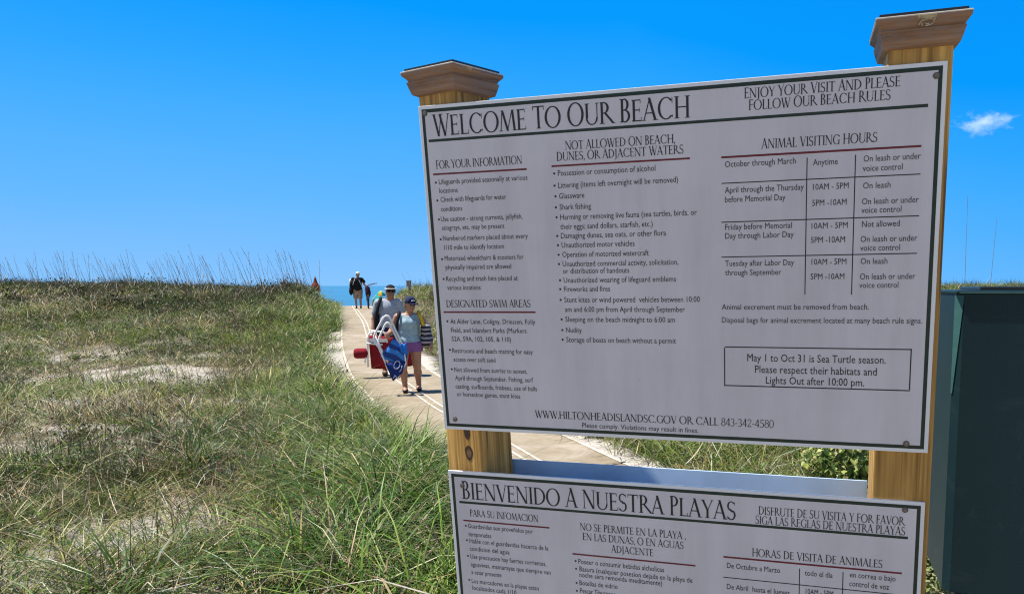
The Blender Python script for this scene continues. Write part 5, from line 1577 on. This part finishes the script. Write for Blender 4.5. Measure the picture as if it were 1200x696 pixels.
bk = empty('bicycle', (PF[0]+.44*math.cos(rad(22)), PF[1]+.44*math.sin(rad(22)), z2), (0, 0, rad(22)))
tag(bk, 'dark cruiser bicycle pushed along the path beside the person in the white cap', 'bicycle')
m_rub = plain('black_rubber', (.015,.015,.016), .8, .2, 40); m_fr = plain('dark_bike_paint', (.03,.02,.035), .35, .2, 30); m_chr = plain('bright_metal', (.5,.5,.52), .25, .1, 30, metal=.9)
for yy in (-.55, .55):
    wt = MB().tube([(0, yy+.325*math.cos(a), .35+.325*math.sin(a)) for a in np.linspace(0, 2*math.pi, 28, endpoint=False)], .03, 8, closed=True)
    w_ = wt.build('wheel', m_rub, bk, True)
    rm = MB().tube([(0, yy+.29*math.cos(a), .35+.29*math.sin(a)) for a in np.linspace(0, 2*math.pi, 28, endpoint=False)], .012, 6, closed=True)
    for a in np.linspace(0, 2*math.pi, 12, endpoint=False):
        rm.tube([(0, yy, .35), (0, yy+.285*math.cos(a), .35+.285*math.sin(a))], .003, 4)
    rm.build('rim', m_chr, w_, True)
fm = MB()
for a, b_ in (((0,-.55,.35),(0,-.12,.34)), ((0,-.55,.35),(0,-.22,.80)), ((0,-.12,.34),(0,-.24,.90)), ((0,-.20,.74),(0,.36,.88)), ((0,-.12,.34),(0,.38,.80)), ((0,.34,.98),(0,.42,.70)), ((.05,.42,.70),(.05,.55,.35)), ((-.05,.42,.70),(-.05,.55,.35))):
    fm.tube([a, b_], .019, 8)
fm.build('frame', m_fr, bk, True)
sdf_obj('saddle', [('e', (0,-.28,.95), (.11,.10,.045)), ('c', (0,-.2,.95), (0,-.06,.95), .05, .03)], .012, m_rub, bk, .03)
hb = MB().tube(bend([(-.34,.10,1.12), (-.28,.24,1.15), (-.08,.36,1.04), (0,.37,1.03), (.08,.36,1.04), (.28,.24,1.15), (.36,.10,1.13)]), .015, 6)
hb.build('handlebar', m_chr, bk, True)
sdf_obj('rear_bag', [('e', (0,-.58,.74), (.12,.12,.24)), ('e', (-.03,-.55,.92), (.10,.11,.16))], .014, cloth('wine_cloth', (.05,.015,.03)), bk, .05)
MB().tube([(.0,-.40,1.08), (.18,-.42,1.16), (.42,-.44,1.17)], .016, 6).build('umbrella_pole', m_fr, bk, True)

# ---- beach umbrella, small sign and red furled umbrella beyond the crest
def at(px, py, y):
    r = ray(px, py); s = y/r[1]; return np.array([r[0]*s, y, EYE+r[2]*s])
up_ = at(446.5, 340.5, 44)
gzv = gz(up_[0], up_[1])
um = empty('beach_umbrella', (up_[0], up_[1], gzv)); tag(um, 'open teal and yellow beach umbrella beyond the dune crest behind the walkers', 'umbrella')
Ht = up_[2]-gzv
MB().tube([(0,0,-.2), (0,0,Ht)], .02, 8).build('pole', m_whitec, um)
m_teal = cloth('teal_canvas', (.02,.32,.30)); m_yel = cloth('golden_canvas', (.60,.36,.03)); m_org = cloth('pale_canvas', (.62,.55,.4))
for k in range(8):
    a0, a1 = 2*math.pi*k/8+.5, 2*math.pi*(k+1)/8+.5
    vs, fs = [], []
    for i in range(5):
        t = i/4; r = .32*math.sin(t*1.4)/math.sin(1.4); z = Ht-.34*(1-math.cos(t*1.45))/(1-math.cos(1.45))
        for j in range(4):
            a = a0+(a1-a0)*j/3
            rr = r*(1-.05*math.sin(math.pi*j/3))
            vs.append((rr*math.cos(a), rr*math.sin(a), z))
    for i in range(4):
        for j in range(3):
            fs.append((i*4+j, (i+1)*4+j, (i+1)*4+j+1, i*4+j+1))
    MB().add(vs, fs).build('canopy_panel', (m_teal, m_yel, m_teal, m_org)[k % 4] if k % 8 > 3 else (m_yel, m_org, m_yel, m_teal)[k % 4], um, True)
tp = at(443.5, 345.5, 47); gzt = gz(tp[0], tp[1])
tn = empty('beach_tent', (tp[0], tp[1], gzt)); tag(tn, 'small teal beach tent beyond the crest left of the yellow umbrella', 'tent')
hh = tp[2]-gzt+.1
MB().add([(-.42,-.5,0),(.42,-.5,0),(.42,.5,0),(-.42,.5,0),(-.3,-.35,hh*.75),(.3,-.35,hh*.75),(.3,.35,hh*.75),(-.3,.35,hh*.75),(0,-.05,hh)],
         [(0,1,5,4),(1,2,6,5),(2,3,7,6),(3,0,4,7),(4,5,8),(5,6,8),(6,7,8),(7,4,8)]).build('canopy', m_teal, tn)
MB().tube([(-.43,-.5,0), (-.3,-.35,hh*.76), (0,-.05,hh+.02), (.3,.35,hh*.76), (.43,.5,0)], .02, 6).build('pole', m_whitec, tn)

sp_ = at(479, 332.5, 30); gzs = gz(sp_[0], sp_[1]); m_old = wood('grey_wood', (.12,.11,.10), (.26,.24,.22), 40, 'z')
ss = empty('small_sign', (sp_[0], sp_[1], gzs), (0, 0, rad(-15))); tag(ss, 'small grey weathered board on a post on the dune right of the path', 'sign')
MB().box(-.11,.11,-.015,.015,sp_[2]-gzs-.12,sp_[2]-gzs+.14).build('board', m_old, ss, bevel=.004)
MB().box(-.04,.04,.0155,.085,-.1,sp_[2]-gzs+.1).build('post', m_old, ss, bevel=.004)

rp = at(369.5, 331, 38); gzr = gz(rp[0], rp[1]); m_brn = cloth('red_brown_canvas', (.16,.035,.02))
ru = empty('closed_umbrella', (rp[0], rp[1], gzr)); tag(ru, 'small red brown furled umbrella poking up beyond the dune ridge left of the path', 'umbrella')
hr = rp[2]-gzr
MB().lathe([(.03,hr+.28),(.06,hr+.20),(.09,hr+.05),(.15,hr-.08),(.22,hr-.16),(.25,hr-.5),(.05,hr-.6)], (0,0,0), 14).build('canopy', m_brn, ru, True)
MB().tube([(0,0,-.2), (0,0,hr+.34)], .02, 6).build('pole', m_old, ru)
